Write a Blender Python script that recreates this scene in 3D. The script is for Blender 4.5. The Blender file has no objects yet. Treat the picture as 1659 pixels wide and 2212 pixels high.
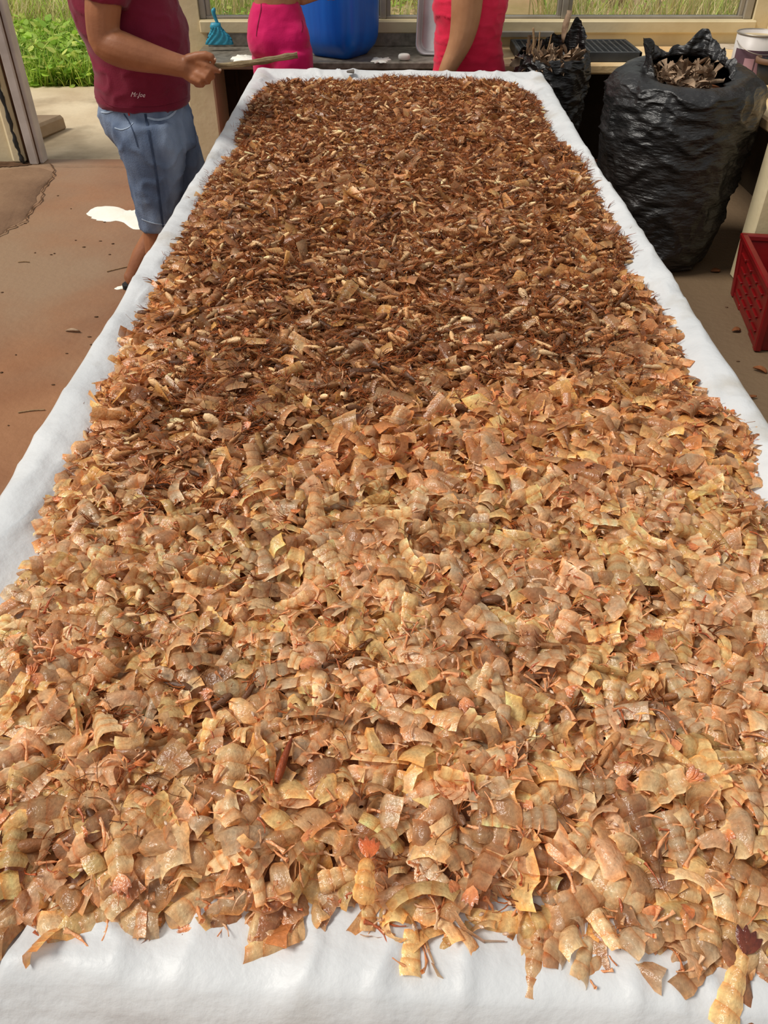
import bpy, math, random
import numpy as np
from mathutils import Vector, Matrix, Euler
from mathutils.bvhtree import BVHTree

# ------------------------------------------------------------------ camera, world, sun, exposure
SC = bpy.context.scene
COL = SC.collection
IW, IH, FPX = 1659.0, 2212.0, 1720.0
CAM_H, PITCH = 1.75, math.radians(39.9)
cam_data = bpy.data.cameras.new('camera')
cam_data.sensor_fit = 'VERTICAL'
cam_data.sensor_height = 36.0
cam_data.lens = FPX / IH * 36.0
cam_data.clip_start = 0.05
cam = bpy.data.objects.new('camera', cam_data)
COL.objects.link(cam)
cam.location = (0, 0, CAM_H)
cam.rotation_euler = (math.pi / 2 - PITCH, 0, 0)
SC.camera = cam

world = bpy.data.worlds.new('overcast_sky')
SC.world = world
world.use_nodes = True
_bg = world.node_tree.nodes['Background']
_bg.inputs['Color'].default_value = (0.96, 0.975, 1.0, 1)
_bg.inputs['Strength'].default_value = 0.46

sun_d = bpy.data.lights.new('sun', 'SUN')
sun_d.energy = 2.9
sun_d.angle = math.radians(20)
sun_d.color = (1.0, 0.95, 0.87)
sun = bpy.data.objects.new('sun', sun_d)
COL.objects.link(sun)
sun.rotation_euler = Vector((0.56, 0.14, -0.80)).to_track_quat('-Z', 'Y').to_euler()
sun.location = (-2, 4, 6)

SC.view_settings.view_transform = 'Standard'
SC.view_settings.look = 'None'
SC.view_settings.exposure = 0.0
SC.view_settings.gamma = 1.0
SC.view_settings.use_curve_mapping = False

random.seed(7)
RNG = np.random.default_rng(11)

# ------------------------------------------------------------------ layout helpers (photo pixel -> point of the place)
_c, _s = math.cos(PITCH), math.sin(PITCH)
def ray(px, py):
    u = (px - IW / 2) / FPX
    v = (IH / 2 - py) / FPX
    return np.array([u, _c + v * _s, -_s + v * _c])
def at_y(px, py, Y):
    d = ray(px, py)
    return np.array([0, 0, CAM_H]) + d * (Y / d[1])
def at_z(px, py, z):
    d = ray(px, py)
    return np.array([0, 0, CAM_H]) + d * ((z - CAM_H) / d[2])
def project(P):
    P = np.asarray(P, float)
    x, y, z = P[..., 0], P[..., 1], P[..., 2] - CAM_H
    dep = y * _c - z * _s
    up = y * _s + z * _c
    return IW / 2 + FPX * x / dep, IH / 2 - FPX * up / dep

# ------------------------------------------------------------------ numpy noise
def _hash(i, j, k, seed):
    n = (i * 374761393 + j * 668265263 + k * 2147483647 + seed * 1274126177) & 0x7fffffff
    n = ((n ^ (n >> 13)) * 1274126177) & 0x7fffffff
    n = (n ^ (n >> 16)) & 0xffff
    return n / 65535.0
def vnoise(P, seed=0):
    P = np.asarray(P, float)
    I = np.floor(P).astype(np.int64)
    f = P - I
    f = f * f * (3 - 2 * f)
    r = 0
    for a in (0, 1):
        for b in (0, 1):
            for c in (0, 1):
                w = (f[..., 0] if a else 1 - f[..., 0]) * (f[..., 1] if b else 1 - f[..., 1]) * (f[..., 2] if c else 1 - f[..., 2])
                r = r + w * _hash(I[..., 0] + a, I[..., 1] + b, I[..., 2] + c, seed)
    return r * 2 - 1
def fbm(P, o=3, seed=0):
    P = np.asarray(P, float)
    r, a = 0, 1.0
    for k in range(o):
        r = r + a * vnoise(P * 2 ** k + 17.3 * k, seed + k)
        a *= 0.5
    return r
def sstep(a, b, x):
    t = np.clip((x - a) / (b - a), 0, 1)
    return t * t * (3 - 2 * t)

# ------------------------------------------------------------------ materials
def lin(r, g, b):
    f = lambda c: (c / 255 / 12.92) if c / 255 <= 0.04045 else ((c / 255 + 0.055) / 1.055) ** 2.4
    return (f(r), f(g), f(b), 1)
def mat(name, c1, c2=None, scale=6.0, rough=0.6, bump=0.0, bscale=None, spec=0.4, metal=0.0, detail=6.0, lo=0.35, hi=0.65,
        coat=0.0, stretch=(1, 1, 1), third=None, tscale=2.0, tlo=0.5, thi=0.62, sheen=0.0):
    m = bpy.data.materials.new(name)
    m.use_nodes = True
    N, L = m.node_tree.nodes, m.node_tree.links
    b = N['Principled BSDF']
    b.inputs['Roughness'].default_value = rough
    b.inputs['Specular IOR Level'].default_value = spec
    b.inputs['Metallic'].default_value = metal
    b.inputs['Coat Weight'].default_value = coat
    b.inputs['Sheen Weight'].default_value = sheen
    tc = N.new('ShaderNodeTexCoord')
    mp = N.new('ShaderNodeMapping')
    mp.inputs['Scale'].default_value = stretch
    L.new(tc.outputs['Object'], mp.inputs['Vector'])
    n1 = N.new('ShaderNodeTexNoise')
    n1.inputs['Scale'].default_value = scale
    n1.inputs['Detail'].default_value = detail
    L.new(mp.outputs['Vector'], n1.inputs['Vector'])
    r = N.new('ShaderNodeValToRGB')
    r.color_ramp.elements[0].position = lo
    r.color_ramp.elements[1].position = hi
    r.color_ramp.elements[0].color = c1
    r.color_ramp.elements[1].color = c2 or c1
    L.new(n1.outputs['Fac'], r.inputs['Fac'])
    out = r.outputs['Color']
    if third:
        n3 = N.new('ShaderNodeTexNoise')
        n3.inputs['Scale'].default_value = tscale
        n3.inputs['Detail'].default_value = 8
        L.new(mp.outputs['Vector'], n3.inputs['Vector'])
        mr = N.new('ShaderNodeMapRange')
        mr.inputs['From Min'].default_value = tlo
        mr.inputs['From Max'].default_value = thi
        L.new(n3.outputs['Fac'], mr.inputs['Value'])
        mx = N.new('ShaderNodeMix')
        mx.data_type = 'RGBA'
        L.new(mr.outputs['Result'], mx.inputs['Factor'])
        L.new(out, mx.inputs[6])
        mx.inputs[7].default_value = third
        out = mx.outputs[2]
    L.new(out, b.inputs['Base Color'])
    if bump:
        n2 = N.new('ShaderNodeTexNoise')
        n2.inputs['Scale'].default_value = bscale or scale * 6
        n2.inputs['Detail'].default_value = 8
        L.new(mp.outputs['Vector'], n2.inputs['Vector'])
        bp = N.new('ShaderNodeBump')
        bp.inputs['Strength'].default_value = bump
        bp.inputs['Distance'].default_value = 0.02
        L.new(n2.outputs['Fac'], bp.inputs['Height'])
        L.new(bp.outputs['Normal'], b.inputs['Normal'])
    return m

def shell_mat(name, trans=0.3, clear=0.1, rough=0.32, spec=0.5, veins=False):
    """thin dried shell: vertex colour x object colour, lets light through"""
    m = bpy.data.materials.new(name)
    m.use_nodes = True
    N, L = m.node_tree.nodes, m.node_tree.links
    b = N['Principled BSDF']
    b.inputs['Roughness'].default_value = rough
    b.inputs['Specular IOR Level'].default_value = spec
    at = N.new('ShaderNodeVertexColor'); at.layer_name = 'Col'
    oi = N.new('ShaderNodeObjectInfo')
    mx = N.new('ShaderNodeMix'); mx.data_type = 'RGBA'; mx.blend_type = 'MULTIPLY'; mx.inputs['Factor'].default_value = 1
    L.new(at.outputs['Color'], mx.inputs[6]); L.new(oi.outputs['Color'], mx.inputs[7])
    g = N.new('ShaderNodeNewGeometry')
    n = N.new('ShaderNodeTexNoise'); n.inputs['Scale'].default_value = 230; n.inputs['Detail'].default_value = 3
    L.new(g.outputs['Position'], n.inputs['Vector'])
    mr = N.new('ShaderNodeMapRange'); mr.inputs['To Min'].default_value = 0.82; mr.inputs['To Max'].default_value = 1.16
    mr.inputs['From Min'].default_value = 0.3; mr.inputs['From Max'].default_value = 0.7
    L.new(n.outputs['Fac'], mr.inputs['Value'])
    mv = N.new('ShaderNodeMix'); mv.data_type = 'RGBA'; mv.blend_type = 'MULTIPLY'; mv.inputs['Factor'].default_value = 1
    L.new(mx.outputs[2], mv.inputs[6]); L.new(mr.outputs['Result'], mv.inputs[7])
    base = mv.outputs[2]
    if veins:                                   # orange-brown blotches and pale milky areas of the dried shell itself
        for sc_, lo_, hi_, c_, k_ in ((75, .53, .67, (1.0, .62, .40, 1), .36), (48, .55, .70, (1.22, 1.28, 1.40, 1), .75), (420, .66, .72, (.45, .33, .25, 1), .6)):
            nn = N.new('ShaderNodeTexNoise'); nn.inputs['Scale'].default_value = sc_; nn.inputs['Detail'].default_value = 2; nn.noise_dimensions = '4D'; nn.inputs['W'].default_value = sc_
            L.new(g.outputs['Position'], nn.inputs['Vector'])
            rr_ = N.new('ShaderNodeMapRange'); rr_.inputs['From Min'].default_value = lo_; rr_.inputs['From Max'].default_value = hi_; rr_.inputs['To Max'].default_value = k_
            L.new(nn.outputs['Fac'], rr_.inputs['Value'])
            mm = N.new('ShaderNodeMix'); mm.data_type = 'RGBA'; mm.blend_type = 'MULTIPLY'; L.new(rr_.outputs['Result'], mm.inputs['Factor']); L.new(base, mm.inputs[6]); mm.inputs[7].default_value = c_
            base = mm.outputs[2]
    L.new(base, b.inputs['Base Color'])
    bp = N.new('ShaderNodeBump'); bp.inputs['Strength'].default_value = 0.75; bp.inputs['Distance'].default_value = 0.002
    L.new(n.outputs['Fac'], bp.inputs['Height']); L.new(bp.outputs['Normal'], b.inputs['Normal'])
    t = N.new('ShaderNodeBsdfTranslucent')
    L.new(base, t.inputs['Color'])
    ms = N.new('ShaderNodeMixShader'); ms.inputs['Fac'].default_value = trans
    L.new(b.outputs['BSDF'], ms.inputs[1]); L.new(t.outputs['BSDF'], ms.inputs[2])
    last = ms.outputs['Shader']
    if clear:
        tr = N.new('ShaderNodeBsdfTransparent')
        tr.inputs['Color'].default_value = (1.0, 0.94, 0.84, 1)
        m2 = N.new('ShaderNodeMixShader')
        ca = N.new('ShaderNodeMath'); ca.operation = 'MULTIPLY_ADD'; ca.inputs[1].default_value = -clear; ca.inputs[2].default_value = clear   # clear in mid-plate, milky along rims and bands
        L.new(at.outputs['Alpha'], ca.inputs[0]); L.new(ca.outputs[0], m2.inputs['Fac'])
        L.new(last, m2.inputs[1]); L.new(tr.outputs['BSDF'], m2.inputs[2])
        last = m2.outputs['Shader']
    L.new(last, N['Material Output'].inputs['Surface'])
    return m

def glass_mat():
    m = bpy.data.materials.new('window_glass')
    m.use_nodes = True
    N, L = m.node_tree.nodes, m.node_tree.links
    N.remove(N['Principled BSDF'])
    tr = N.new('ShaderNodeBsdfTransparent'); tr.inputs['Color'].default_value = (0.93, 0.95, 0.92, 1)
    gl = N.new('ShaderNodeBsdfGlossy'); gl.inputs['Roughness'].default_value = 0.03
    fr = N.new('ShaderNodeFresnel'); fr.inputs['IOR'].default_value = 1.35
    ms = N.new('ShaderNodeMixShader')
    L.new(fr.outputs['Fac'], ms.inputs['Fac']); L.new(tr.outputs['BSDF'], ms.inputs[1]); L.new(gl.outputs['BSDF'], ms.inputs[2])
    df = N.new('ShaderNodeBsdfDiffuse'); df.inputs['Color'].default_value = lin(205, 200, 180)
    m2 = N.new('ShaderNodeMixShader'); m2.inputs['Fac'].default_value = 0.06
    L.new(ms.outputs['Shader'], m2.inputs[1]); L.new(df.outputs['BSDF'], m2.inputs[2])
    L.new(m2.outputs['Shader'], N['Material Output'].inputs['Surface'])
    return m

M = {}
M['floor'] = mat('concrete_floor', lin(128, 82, 54), lin(160, 114, 80), 1.3, 0.62, 0.25, 30, 0.3, third=lin(150, 122, 96), tscale=0.6, tlo=0.45, thi=0.62)
M['slab'] = mat('pale_concrete', lin(150, 126, 100), lin(178, 154, 124), 2.2, 0.75, 0.35, 24, 0.25)
M['yard'] = mat('yard_concrete', lin(196, 174, 142), lin(222, 204, 172), 1.6, 0.85, 0.3, 18, 0.2, third=lin(150, 132, 106), tscale=1.1, tlo=0.5, thi=0.64)
M['soil'] = mat('dry_soil', lin(186, 148, 112), lin(216, 184, 146), 0.8, 0.95, 0.5, 9, 0.1, third=lin(140, 130, 72), tscale=0.5)
M['wall'] = mat('cream_wall', lin(205, 188, 148), lin(222, 206, 168), 2.4, 0.7, 0.12, 22, 0.25, third=lin(178, 160, 122), tscale=1.6, tlo=0.58, thi=0.8)
M['ochre'] = mat('ochre_wall', lin(176, 142, 86), lin(192, 158, 98), 2.0, 0.75, 0.1, 20, 0.2)
M['sandtop'] = mat('sandy_counter', lin(224, 190, 138), lin(236, 212, 168), 3.0, 0.7, 0.2, 30, 0.3, third=lin(190, 140, 88), tscale=2.6, tlo=0.5, thi=0.75)
M['granite'] = mat('grey_granite', lin(104, 96, 84), lin(140, 132, 118), 26, 0.35, 0.06, 60, 0.5, third=lin(120, 108, 90), tscale=3)
M['alu'] = mat('window_aluminium', lin(150, 142, 128), lin(172, 164, 150), 5, 0.5, 0.05, 30, 0.5, metal=0.25)
M['whiteframe'] = mat('painted_frame', lin(176, 166, 158), lin(200, 190, 182), 6, 0.55, 0.05, 30, 0.4)
M['browngap'] = mat('rusty_post', lin(70, 44, 28), lin(96, 64, 40), 8, 0.8, 0.2, 40, 0.2)
M['cable'] = mat('black_cable', lin(32, 34, 34), lin(48, 48, 46), 10, 0.6, 0.1, 40)
M['crack'] = mat('crack_dirt', lin(78, 56, 40), lin(104, 78, 58), 14, 0.95, 0.2, 40, 0.1)
M['painted_sun'] = mat('painted_sun_patch', lin(246, 242, 226), lin(252, 250, 240), 8, 0.8, 0.1, 50, 0.2)  # near-white colour standing in for sunlight on the floor
M['cloth'] = mat('white_tarpaulin', lin(203, 205, 206), lin(219, 220, 220), 3.0, 0.45, 0.45, 13, 0.35, third=lin(170, 160, 142), tscale=4.5, tlo=0.58, thi=0.82)
M['steel'] = mat('table_steel', lin(120, 120, 120), lin(150, 150, 150), 6, 0.4, 0.05, 30, 0.5, metal=0.7)
M['wood'] = mat('weathered_wood', lin(112, 92, 66), lin(160, 142, 108), 14, 0.8, 0.4, 60, 0.2, stretch=(1, 6, 6))
M['skin'] = mat('brown_skin', lin(138, 86, 56), lin(160, 104, 70), 9, 0.5, 0.06, 90, 0.35)
M['skin2'] = mat('tan_skin', lin(166, 116, 80), lin(184, 134, 96), 9, 0.5, 0.05, 90, 0.35)
M['nail'] = mat('finger_nail', lin(206, 166, 140), lin(216, 178, 152), 20, 0.3, 0, None, 0.5)
M['maroon'] = mat('maroon_jersey', lin(108, 22, 44), lin(126, 32, 56), 5, 0.85, 0.1, 160, 0.15, sheen=0.15)
M['print'] = mat('white_print', lin(214, 190, 188), None, 5, 0.7)
M['denim'] = mat('washed_denim', lin(86, 100, 124), lin(132, 146, 168), 4, 0.85, 0.3, 260, 0.15, third=lin(176, 190, 206), tscale=3.4, tlo=0.50, thi=0.72, stretch=(1.6, 1, 0.6), lo=.4, hi=.6)
M['denimdark'] = mat('denim_stitching', lin(44, 56, 78), lin(60, 74, 98), 20, 0.9)
M['denimlight'] = mat('denim_worn_edge', lin(150, 166, 186), lin(170, 184, 200), 30, 0.9)
M['redtag'] = mat('red_tab', lin(196, 40, 36), None, 5, 0.6)
M['rubber'] = mat('black_rubber', lin(24, 24, 24), lin(36, 34, 34), 10, 0.6)
M['pink'] = mat('magenta_fabric', lin(196, 6, 84), lin(214, 18, 100), 4, 0.75, 0.08, 120, 0.2, sheen=0.2)
M['pinkdark'] = mat('magenta_seam', lin(130, 2, 52), None, 4, 0.8)
M['coral'] = mat('coral_red_knit', lin(218, 26, 64), lin(232, 44, 80), 5, 0.8, 0.1, 180, 0.2, sheen=0.2)
M['pattern'] = mat('navy_green_print', lin(38, 44, 78), lin(146, 156, 86), 9, 0.8, 0.05, 60, 0.2, detail=1, lo=0.49, hi=0.53)
M['beige'] = mat('beige_knit', lin(214, 190, 160), lin(224, 202, 174), 6, 0.85)
M['hair'] = mat('dark_hair', lin(30, 22, 18), lin(48, 36, 28), 30, 0.5, 0.3, 80, 0.4, stretch=(1, 1, 0.2))
M['eye'] = mat('eye_white', lin(226, 222, 214), None, 5, 0.2)
M['drum'] = mat('blue_plastic', lin(4, 84, 184), lin(10, 104, 206), 4, 0.32, 0.05, 10, 0.5, stretch=(3, 3, 0.5))
M['tray'] = mat('brushed_aluminium', lin(172, 168, 168), lin(196, 192, 192), 5, 0.42, 0.05, 30, 0.5, metal=0.55)
M['brush'] = mat('sky_blue_plastic', lin(34, 138, 166), lin(52, 158, 184), 8, 0.45, 0.05, 40, 0.5)
M['powder'] = mat('white_powder', lin(240, 236, 220), lin(250, 248, 238), 12, 0.95, 0.3, 60, 0.1)
M['soap'] = mat('soap', lin(222, 220, 208), lin(234, 232, 222), 12, 0.5, 0.05, 40, 0.4)
M['bag'] = mat('black_plastic_film', lin(18, 17, 17), lin(34, 31, 30), 5, 0.36, 0.85, 13, 0.65, third=lin(36, 32, 31), tscale=3.0, tlo=0.55, thi=0.8, stretch=(1, 1, 3.2))
M['dryleaf'] = mat('dry_leaf', lin(126, 100, 78), lin(178, 152, 126), 18, 0.85, 0.2, 80, 0.15)
M['brownleaf'] = mat('brown_leaf', lin(96, 56, 32), lin(128, 78, 46), 18, 0.8, 0.2, 80, 0.2)
M['stalk'] = mat('dry_stalk', lin(132, 104, 74), lin(164, 134, 100), 20, 0.85, 0.3, 90, 0.15)
M['gridplastic'] = mat('dark_tray_plastic', lin(46, 48, 50), lin(64, 66, 68), 8, 0.5, 0.05, 30, 0.4)
M['card'] = mat('grey_cardboard', lin(186, 172, 152), lin(204, 192, 172), 8, 0.85, 0.2, 40, 0.15)
M['bulb'] = mat('white_ball', lin(240, 228, 212), lin(246, 238, 226), 5, 0.3)
M['canwhite'] = mat('can_white', lin(204, 196, 190), lin(216, 210, 204), 6, 0.4)
M['candark'] = mat('can_label_plum', lin(84, 62, 72), lin(104, 80, 90), 8, 0.4)
M['canpink'] = mat('can_label_mauve', lin(168, 128, 138), lin(180, 142, 150), 8, 0.4)
M['canmetal'] = mat('can_metal', lin(150, 142, 132), lin(178, 168, 156), 8, 0.4, metal=0.6)
M['caninside'] = mat('can_inside', lin(196, 176, 140), lin(212, 192, 156), 8, 0.7)
M['pot'] = mat('dark_pot', lin(34, 36, 38), lin(46, 48, 50), 8, 0.5)
M['potrim'] = mat('brown_pot_rim', lin(112, 84, 64), lin(134, 102, 80), 8, 0.6)
M['crate'] = mat('red_plastic', lin(104, 6, 9), lin(122, 9, 12), 5, 0.4, 0.05, 30, 0.5)
M['greyrag'] = mat('grey_tape', lin(96, 88, 82), lin(120, 112, 104), 12, 0.7)
M['glass'] = glass_mat()
M['shell'] = shell_mat('amber_shell', 0.24, 0.27, 0.20, 0.7, True)
M['head'] = shell_mat('brown_shell', 0.12, 0.0, 0.42, 0.4)
M['hairs'] = shell_mat('feeler', 0.1, 0.0, 0.5, 0.3)
M['plant'] = shell_mat('leaf_blade', 0.35, 0.0, 0.5, 0.3)

# ------------------------------------------------------------------ mesh helpers
def me_from(V, F, smooth=True, col=None, name='m'):
    V = np.asarray(V, np.float32)
    me = bpy.data.meshes.new(name)
    if isinstance(F, np.ndarray) and F.ndim == 2:
        n, k = F.shape
        me.vertices.add(len(V)); me.vertices.foreach_set('co', V.ravel())
        me.loops.add(n * k); me.loops.foreach_set('vertex_index', F.astype(np.int32).ravel())
        me.polygons.add(n); me.polygons.foreach_set('loop_start', np.arange(0, n * k, k, dtype=np.int32))
        me.polygons.foreach_set('loop_total', np.full(n, k, np.int32))
        me.update(calc_edges=True)
    else:
        me.from_pydata([tuple(map(float, v)) for v in V], [], [tuple(int(i) for i in f) for f in F])
        me.update()
    if smooth:
        me.polygons.foreach_set('use_smooth', np.ones(len(me.polygons), bool))
    if col is not None:
        a = me.color_attributes.new('Col', 'FLOAT_COLOR', 'POINT')
        col = np.asarray(col); c = np.ones((len(V), 4), np.float32); c[:, :col.shape[1]] = col
        a.data.foreach_set('color', c.ravel())
    return me
def link(name, me, m=None, parent=None, loc=None):
    """one mesh object; vertices of a child are given in the place's frame"""
    o = bpy.data.objects.new(name, me)
    COL.objects.link(o)
    if m is not None and me is not None and not me.materials:
        me.materials.append(m)
    if parent is not None:
        o.parent = parent
        if me is not None and loc is None:
            off = parent.matrix_basis.translation.copy() if parent.parent is None else parent.parent.matrix_basis.translation + parent.matrix_basis.translation
            me.transform(Matrix.Translation(-off))
    if loc is not None:
        o.location = loc
    return o
def tag(o, label=None, cat=None, group=None, kind=None):
    if label: o['label'] = label
    if cat: o['category'] = cat
    if group: o['group'] = group
    if kind: o['kind'] = kind
    return o
def empty(name, loc, label, cat, group=None):
    o = bpy.data.objects.new(name, None)
    COL.objects.link(o)
    o.location = Vector([float(x) for x in loc])
    o.empty_display_size = 0.05
    tag(o, label, cat, group)
    return o
def merge(parts):
    V, F, k = [], [], 0
    for v, f in parts:
        V.append(np.asarray(v, float)); F += [tuple(int(i) + k for i in g) for g in f]; k += len(v)
    return np.concatenate(V), F
def box(x0, x1, y0, y1, z0, z1, bev=0.0):
    """box with chamfered edges"""
    b = min(bev, (x1 - x0) / 2.01, (y1 - y0) / 2.01, (z1 - z0) / 2.01)
    if b <= 0:
        V = [(x, y, z) for z in (z0, z1) for y in (y0, y1) for x in (x0, x1)]
        return np.array(V, float), [(0, 2, 3, 1), (4, 5, 7, 6), (0, 1, 5, 4), (2, 6, 7, 3), (0, 4, 6, 2), (1, 3, 7, 5)]
    V, idx = [], {}
    for a, X in enumerate((x0, x1)):
        for c, Y in enumerate((y0, y1)):
            for d, Z in enumerate((z0, z1)):
                sx, sy, sz = (1, -1)[a], (1, -1)[c], (1, -1)[d]
                for ax in range(3):
                    p = [X + sx * b, Y + sy * b, Z + sz * b]
                    p[ax] = (X, Y, Z)[ax]
                    idx[a, c, d, ax] = len(V); V.append(p)
    F = []
    g = lambda a, c, d, ax: idx[a, c, d, ax]
    for a in (0, 1):
        F.append((g(a, 0, 0, 0), g(a, 1, 0, 0), g(a, 1, 1, 0), g(a, 0, 1, 0)))
        F.append((g(0, a, 0, 1), g(1, a, 0, 1), g(1, a, 1, 1), g(0, a, 1, 1)))
        F.append((g(0, 0, a, 2), g(1, 0, a, 2), g(1, 1, a, 2), g(0, 1, a, 2)))
        for c in (0, 1):
            F.append((g(a, c, 0, 0), g(a, c, 1, 0), g(a, c, 1, 1), g(a, c, 0, 1)))
            F.append((g(a, 0, c, 0), g(a, 1, c, 0), g(a, 1, c, 2), g(a, 0, c, 2)))
            F.append((g(0, a, c, 1), g(1, a, c, 1), g(1, a, c, 2), g(0, a, c, 2)))
            for d in (0, 1):
                F.append((g(a, c, d, 0), g(a, c, d, 1), g(a, c, d, 2)))
    return np.array(V, float), F
def fix(V, F):
    """consistent outward normals"""
    import bmesh
    bm = bmesh.new()
    vs = [bm.verts.new(tuple(map(float, v))) for v in V]
    for f in F:
        try: bm.faces.new([vs[i] for i in f])
        except ValueError: pass
    bmesh.ops.recalc_face_normals(bm, faces=bm.faces)
    me = bpy.data.meshes.new('m'); bm.to_mesh(me); bm.free()
    return me
def boxo(name, m, x0, x1, y0, y1, z0, z1, bev=0.004, parent=None, rot=None, about=None):
    V, F = box(x0, x1, y0, y1, z0, z1, bev)
    if rot is not None:
        R = np.array(Euler(rot).to_matrix()); c = np.array(about if about is not None else V.mean(0))
        V = (V - c) @ R.T + c
    me = fix(V, F)
    return link(name, me, m, parent)
def ringmesh(R, cap0=True, cap1=True, closed=True):
    """R: list of rings (m x 3) -> V, F"""
    R = np.asarray(R, float); n, m, _ = R.shape
    V = R.reshape(-1, 3); F = []
    for i in range(n - 1):
        for j in range(m if closed else m - 1):
            k = (j + 1) % m
            F.append((i * m + j, i * m + k, (i + 1) * m + k, (i + 1) * m + j))
    if cap0: F.append(tuple(range(m - 1, -1, -1)))
    if cap1: F.append(tuple((n - 1) * m + j for j in range(m)))
    return V, F
def tube(P, r, m=12, caps=True, flat=1.0):
    """tapered limb along points P with radii r and rounded ends"""
    P = [np.asarray(p, float) for p in P]; r = list(r)
    if caps:
        d0 = P[0] - P[1]; d0 /= np.linalg.norm(d0); d1 = P[-1] - P[-2]; d1 /= np.linalg.norm(d1)
        P = [P[0] + d0 * r[0] * .9, P[0] + d0 * r[0] * .6] + P + [P[-1] + d1 * r[-1] * .6, P[-1] + d1 * r[-1] * .9]
        r = [r[0] * .35, r[0] * .8] + r + [r[-1] * .8, r[-1] * .35]
    n = len(P); T = []
    for i in range(n):
        t = P[min(i + 1, n - 1)] - P[max(i - 1, 0)]; T.append(t / (np.linalg.norm(t) + 1e-12))
    a = np.array([0, 1.0, 0]) if abs(T[0][1]) < .9 else np.array([1.0, 0, 0])
    R = []
    th = np.arange(m) * 2 * math.pi / m
    for i in range(n):
        a = a - T[i] * a.dot(T[i]); a /= np.linalg.norm(a)
        b = np.cross(T[i], a)
        R.append(P[i] + r[i] * (np.cos(th)[:, None] * a * flat + np.sin(th)[:, None] * b))
    return ringmesh(R)
def spline(P, n):
    """Catmull-Rom resample of rows"""
    P = np.asarray(P, float); k = len(P)
    t = np.linspace(0, k - 1, n); i = np.clip(t.astype(int), 0, k - 2); f = (t - i)[:, None]
    p0, p1, p2, p3 = P[np.maximum(i - 1, 0)], P[i], P[i + 1], P[np.minimum(i + 2, k - 1)]
    return 0.5 * (2 * p1 + (p2 - p0) * f + (2 * p0 - 5 * p1 + 4 * p2 - p3) * f ** 2 + (3 * p1 - p0 - 3 * p2 + p3) * f ** 3)
def oval_stack(rows, m=28, n=None, p=2.3):
    """rows: cx cy cz rx ry -> stacked horizontal ovals"""
    rows = np.asarray(rows, float)
    if n: rows = spline(rows, n)
    th = np.arange(m) * 2 * math.pi / m
    c, s = np.cos(th), np.sin(th)
    ex, ey = np.sign(c) * np.abs(c) ** (2 / p), np.sign(s) * np.abs(s) ** (2 / p)
    R = [np.stack([q[0] + q[3] * ex, q[1] + q[4] * ey, np.full(m, q[2])], 1) for q in rows]
    return ringmesh(R)
def ellipsoid(c, r, m=14, n=9):
    R = []
    for i in range(n):
        a = -math.pi / 2 + math.pi * (i + .5) / n
        th = np.arange(m) * 2 * math.pi / m
        R.append(np.stack([c[0] + r[0] * math.cos(a) * np.cos(th), c[1] + r[1] * math.cos(a) * np.sin(th), np.full(m, c[2] + r[2] * math.sin(a))], 1))
    return ringmesh(R)
def weld(parts, voxel, smooth=6, disp=None):
    """one continuous skin over overlapping lofts"""
    V, F = merge(parts)
    me = fix(V, F)
    o = bpy.data.objects.new('tmp', me); COL.objects.link(o)
    r = o.modifiers.new('r', 'REMESH'); r.mode = 'VOXEL'; r.voxel_size = voxel; r.use_smooth_shade = True
    if smooth:
        s = o.modifiers.new('s', 'SMOOTH'); s.iterations = smooth; s.factor = 0.5
    dg = bpy.context.evaluated_depsgraph_get(); dg.update()
    out = bpy.data.meshes.new_from_object(o.evaluated_get(dg))
    bpy.data.objects.remove(o)
    n = len(out.vertices)
    if disp is not None:
        co = np.empty(n * 3, np.float32); out.vertices.foreach_get('co', co); co = co.reshape(-1, 3)
        no = np.empty(n * 3, np.float32); out.vertices.foreach_get('normal', no); no = no.reshape(-1, 3)
        co = co + no * disp(co.astype(float), no.astype(float))[:, None]
        out.vertices.foreach_set('co', co.astype(np.float32).ravel()); out.update()
    out.polygons.foreach_set('use_smooth', np.ones(len(out.polygons), bool))
    return out
def bvh_of(me):
    return BVHTree.FromPolygons([v.co[:] for v in me.vertices], [p.vertices[:] for p in me.polygons])
def on_surface(bvh, px, py, lift=0.002):
    d = ray(px, py); d = Vector(d / np.linalg.norm(d))
    h = bvh.ray_cast(Vector((0, 0, CAM_H)), d)
    if h[0] is None: return None
    n = h[1] if h[1].dot(d) < 0 else -h[1]
    return np.array(h[0] + n * lift), np.array(n), np.array(d)
def strip_on(name, bvh, path, width, m, parent, lift=0.0025, n=24):
    """a sewn band lying on a garment's surface"""
    pts = spline(path, n)
    hit = [on_surface(bvh, p[0], p[1], lift) for p in pts]
    hit = [h for h in hit if h is not None]
    if len(hit) < 3: return None
    V, F = [], []
    for i, (p, nn, d) in enumerate(hit):
        t = hit[min(i + 1, len(hit) - 1)][0] - hit[max(i - 1, 0)][0]
        s = np.cross(t, nn); s /= np.linalg.norm(s) + 1e-9
        w = width / 2
        V += [p - s * w, p + nn * 0.0012, p + s * w]
        if i: k = 3 * i; F += [(k - 3, k - 2, k + 1, k), (k - 2, k - 1, k + 2, k + 1)]
    return link(name, me_from(V, F), m, parent)
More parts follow.
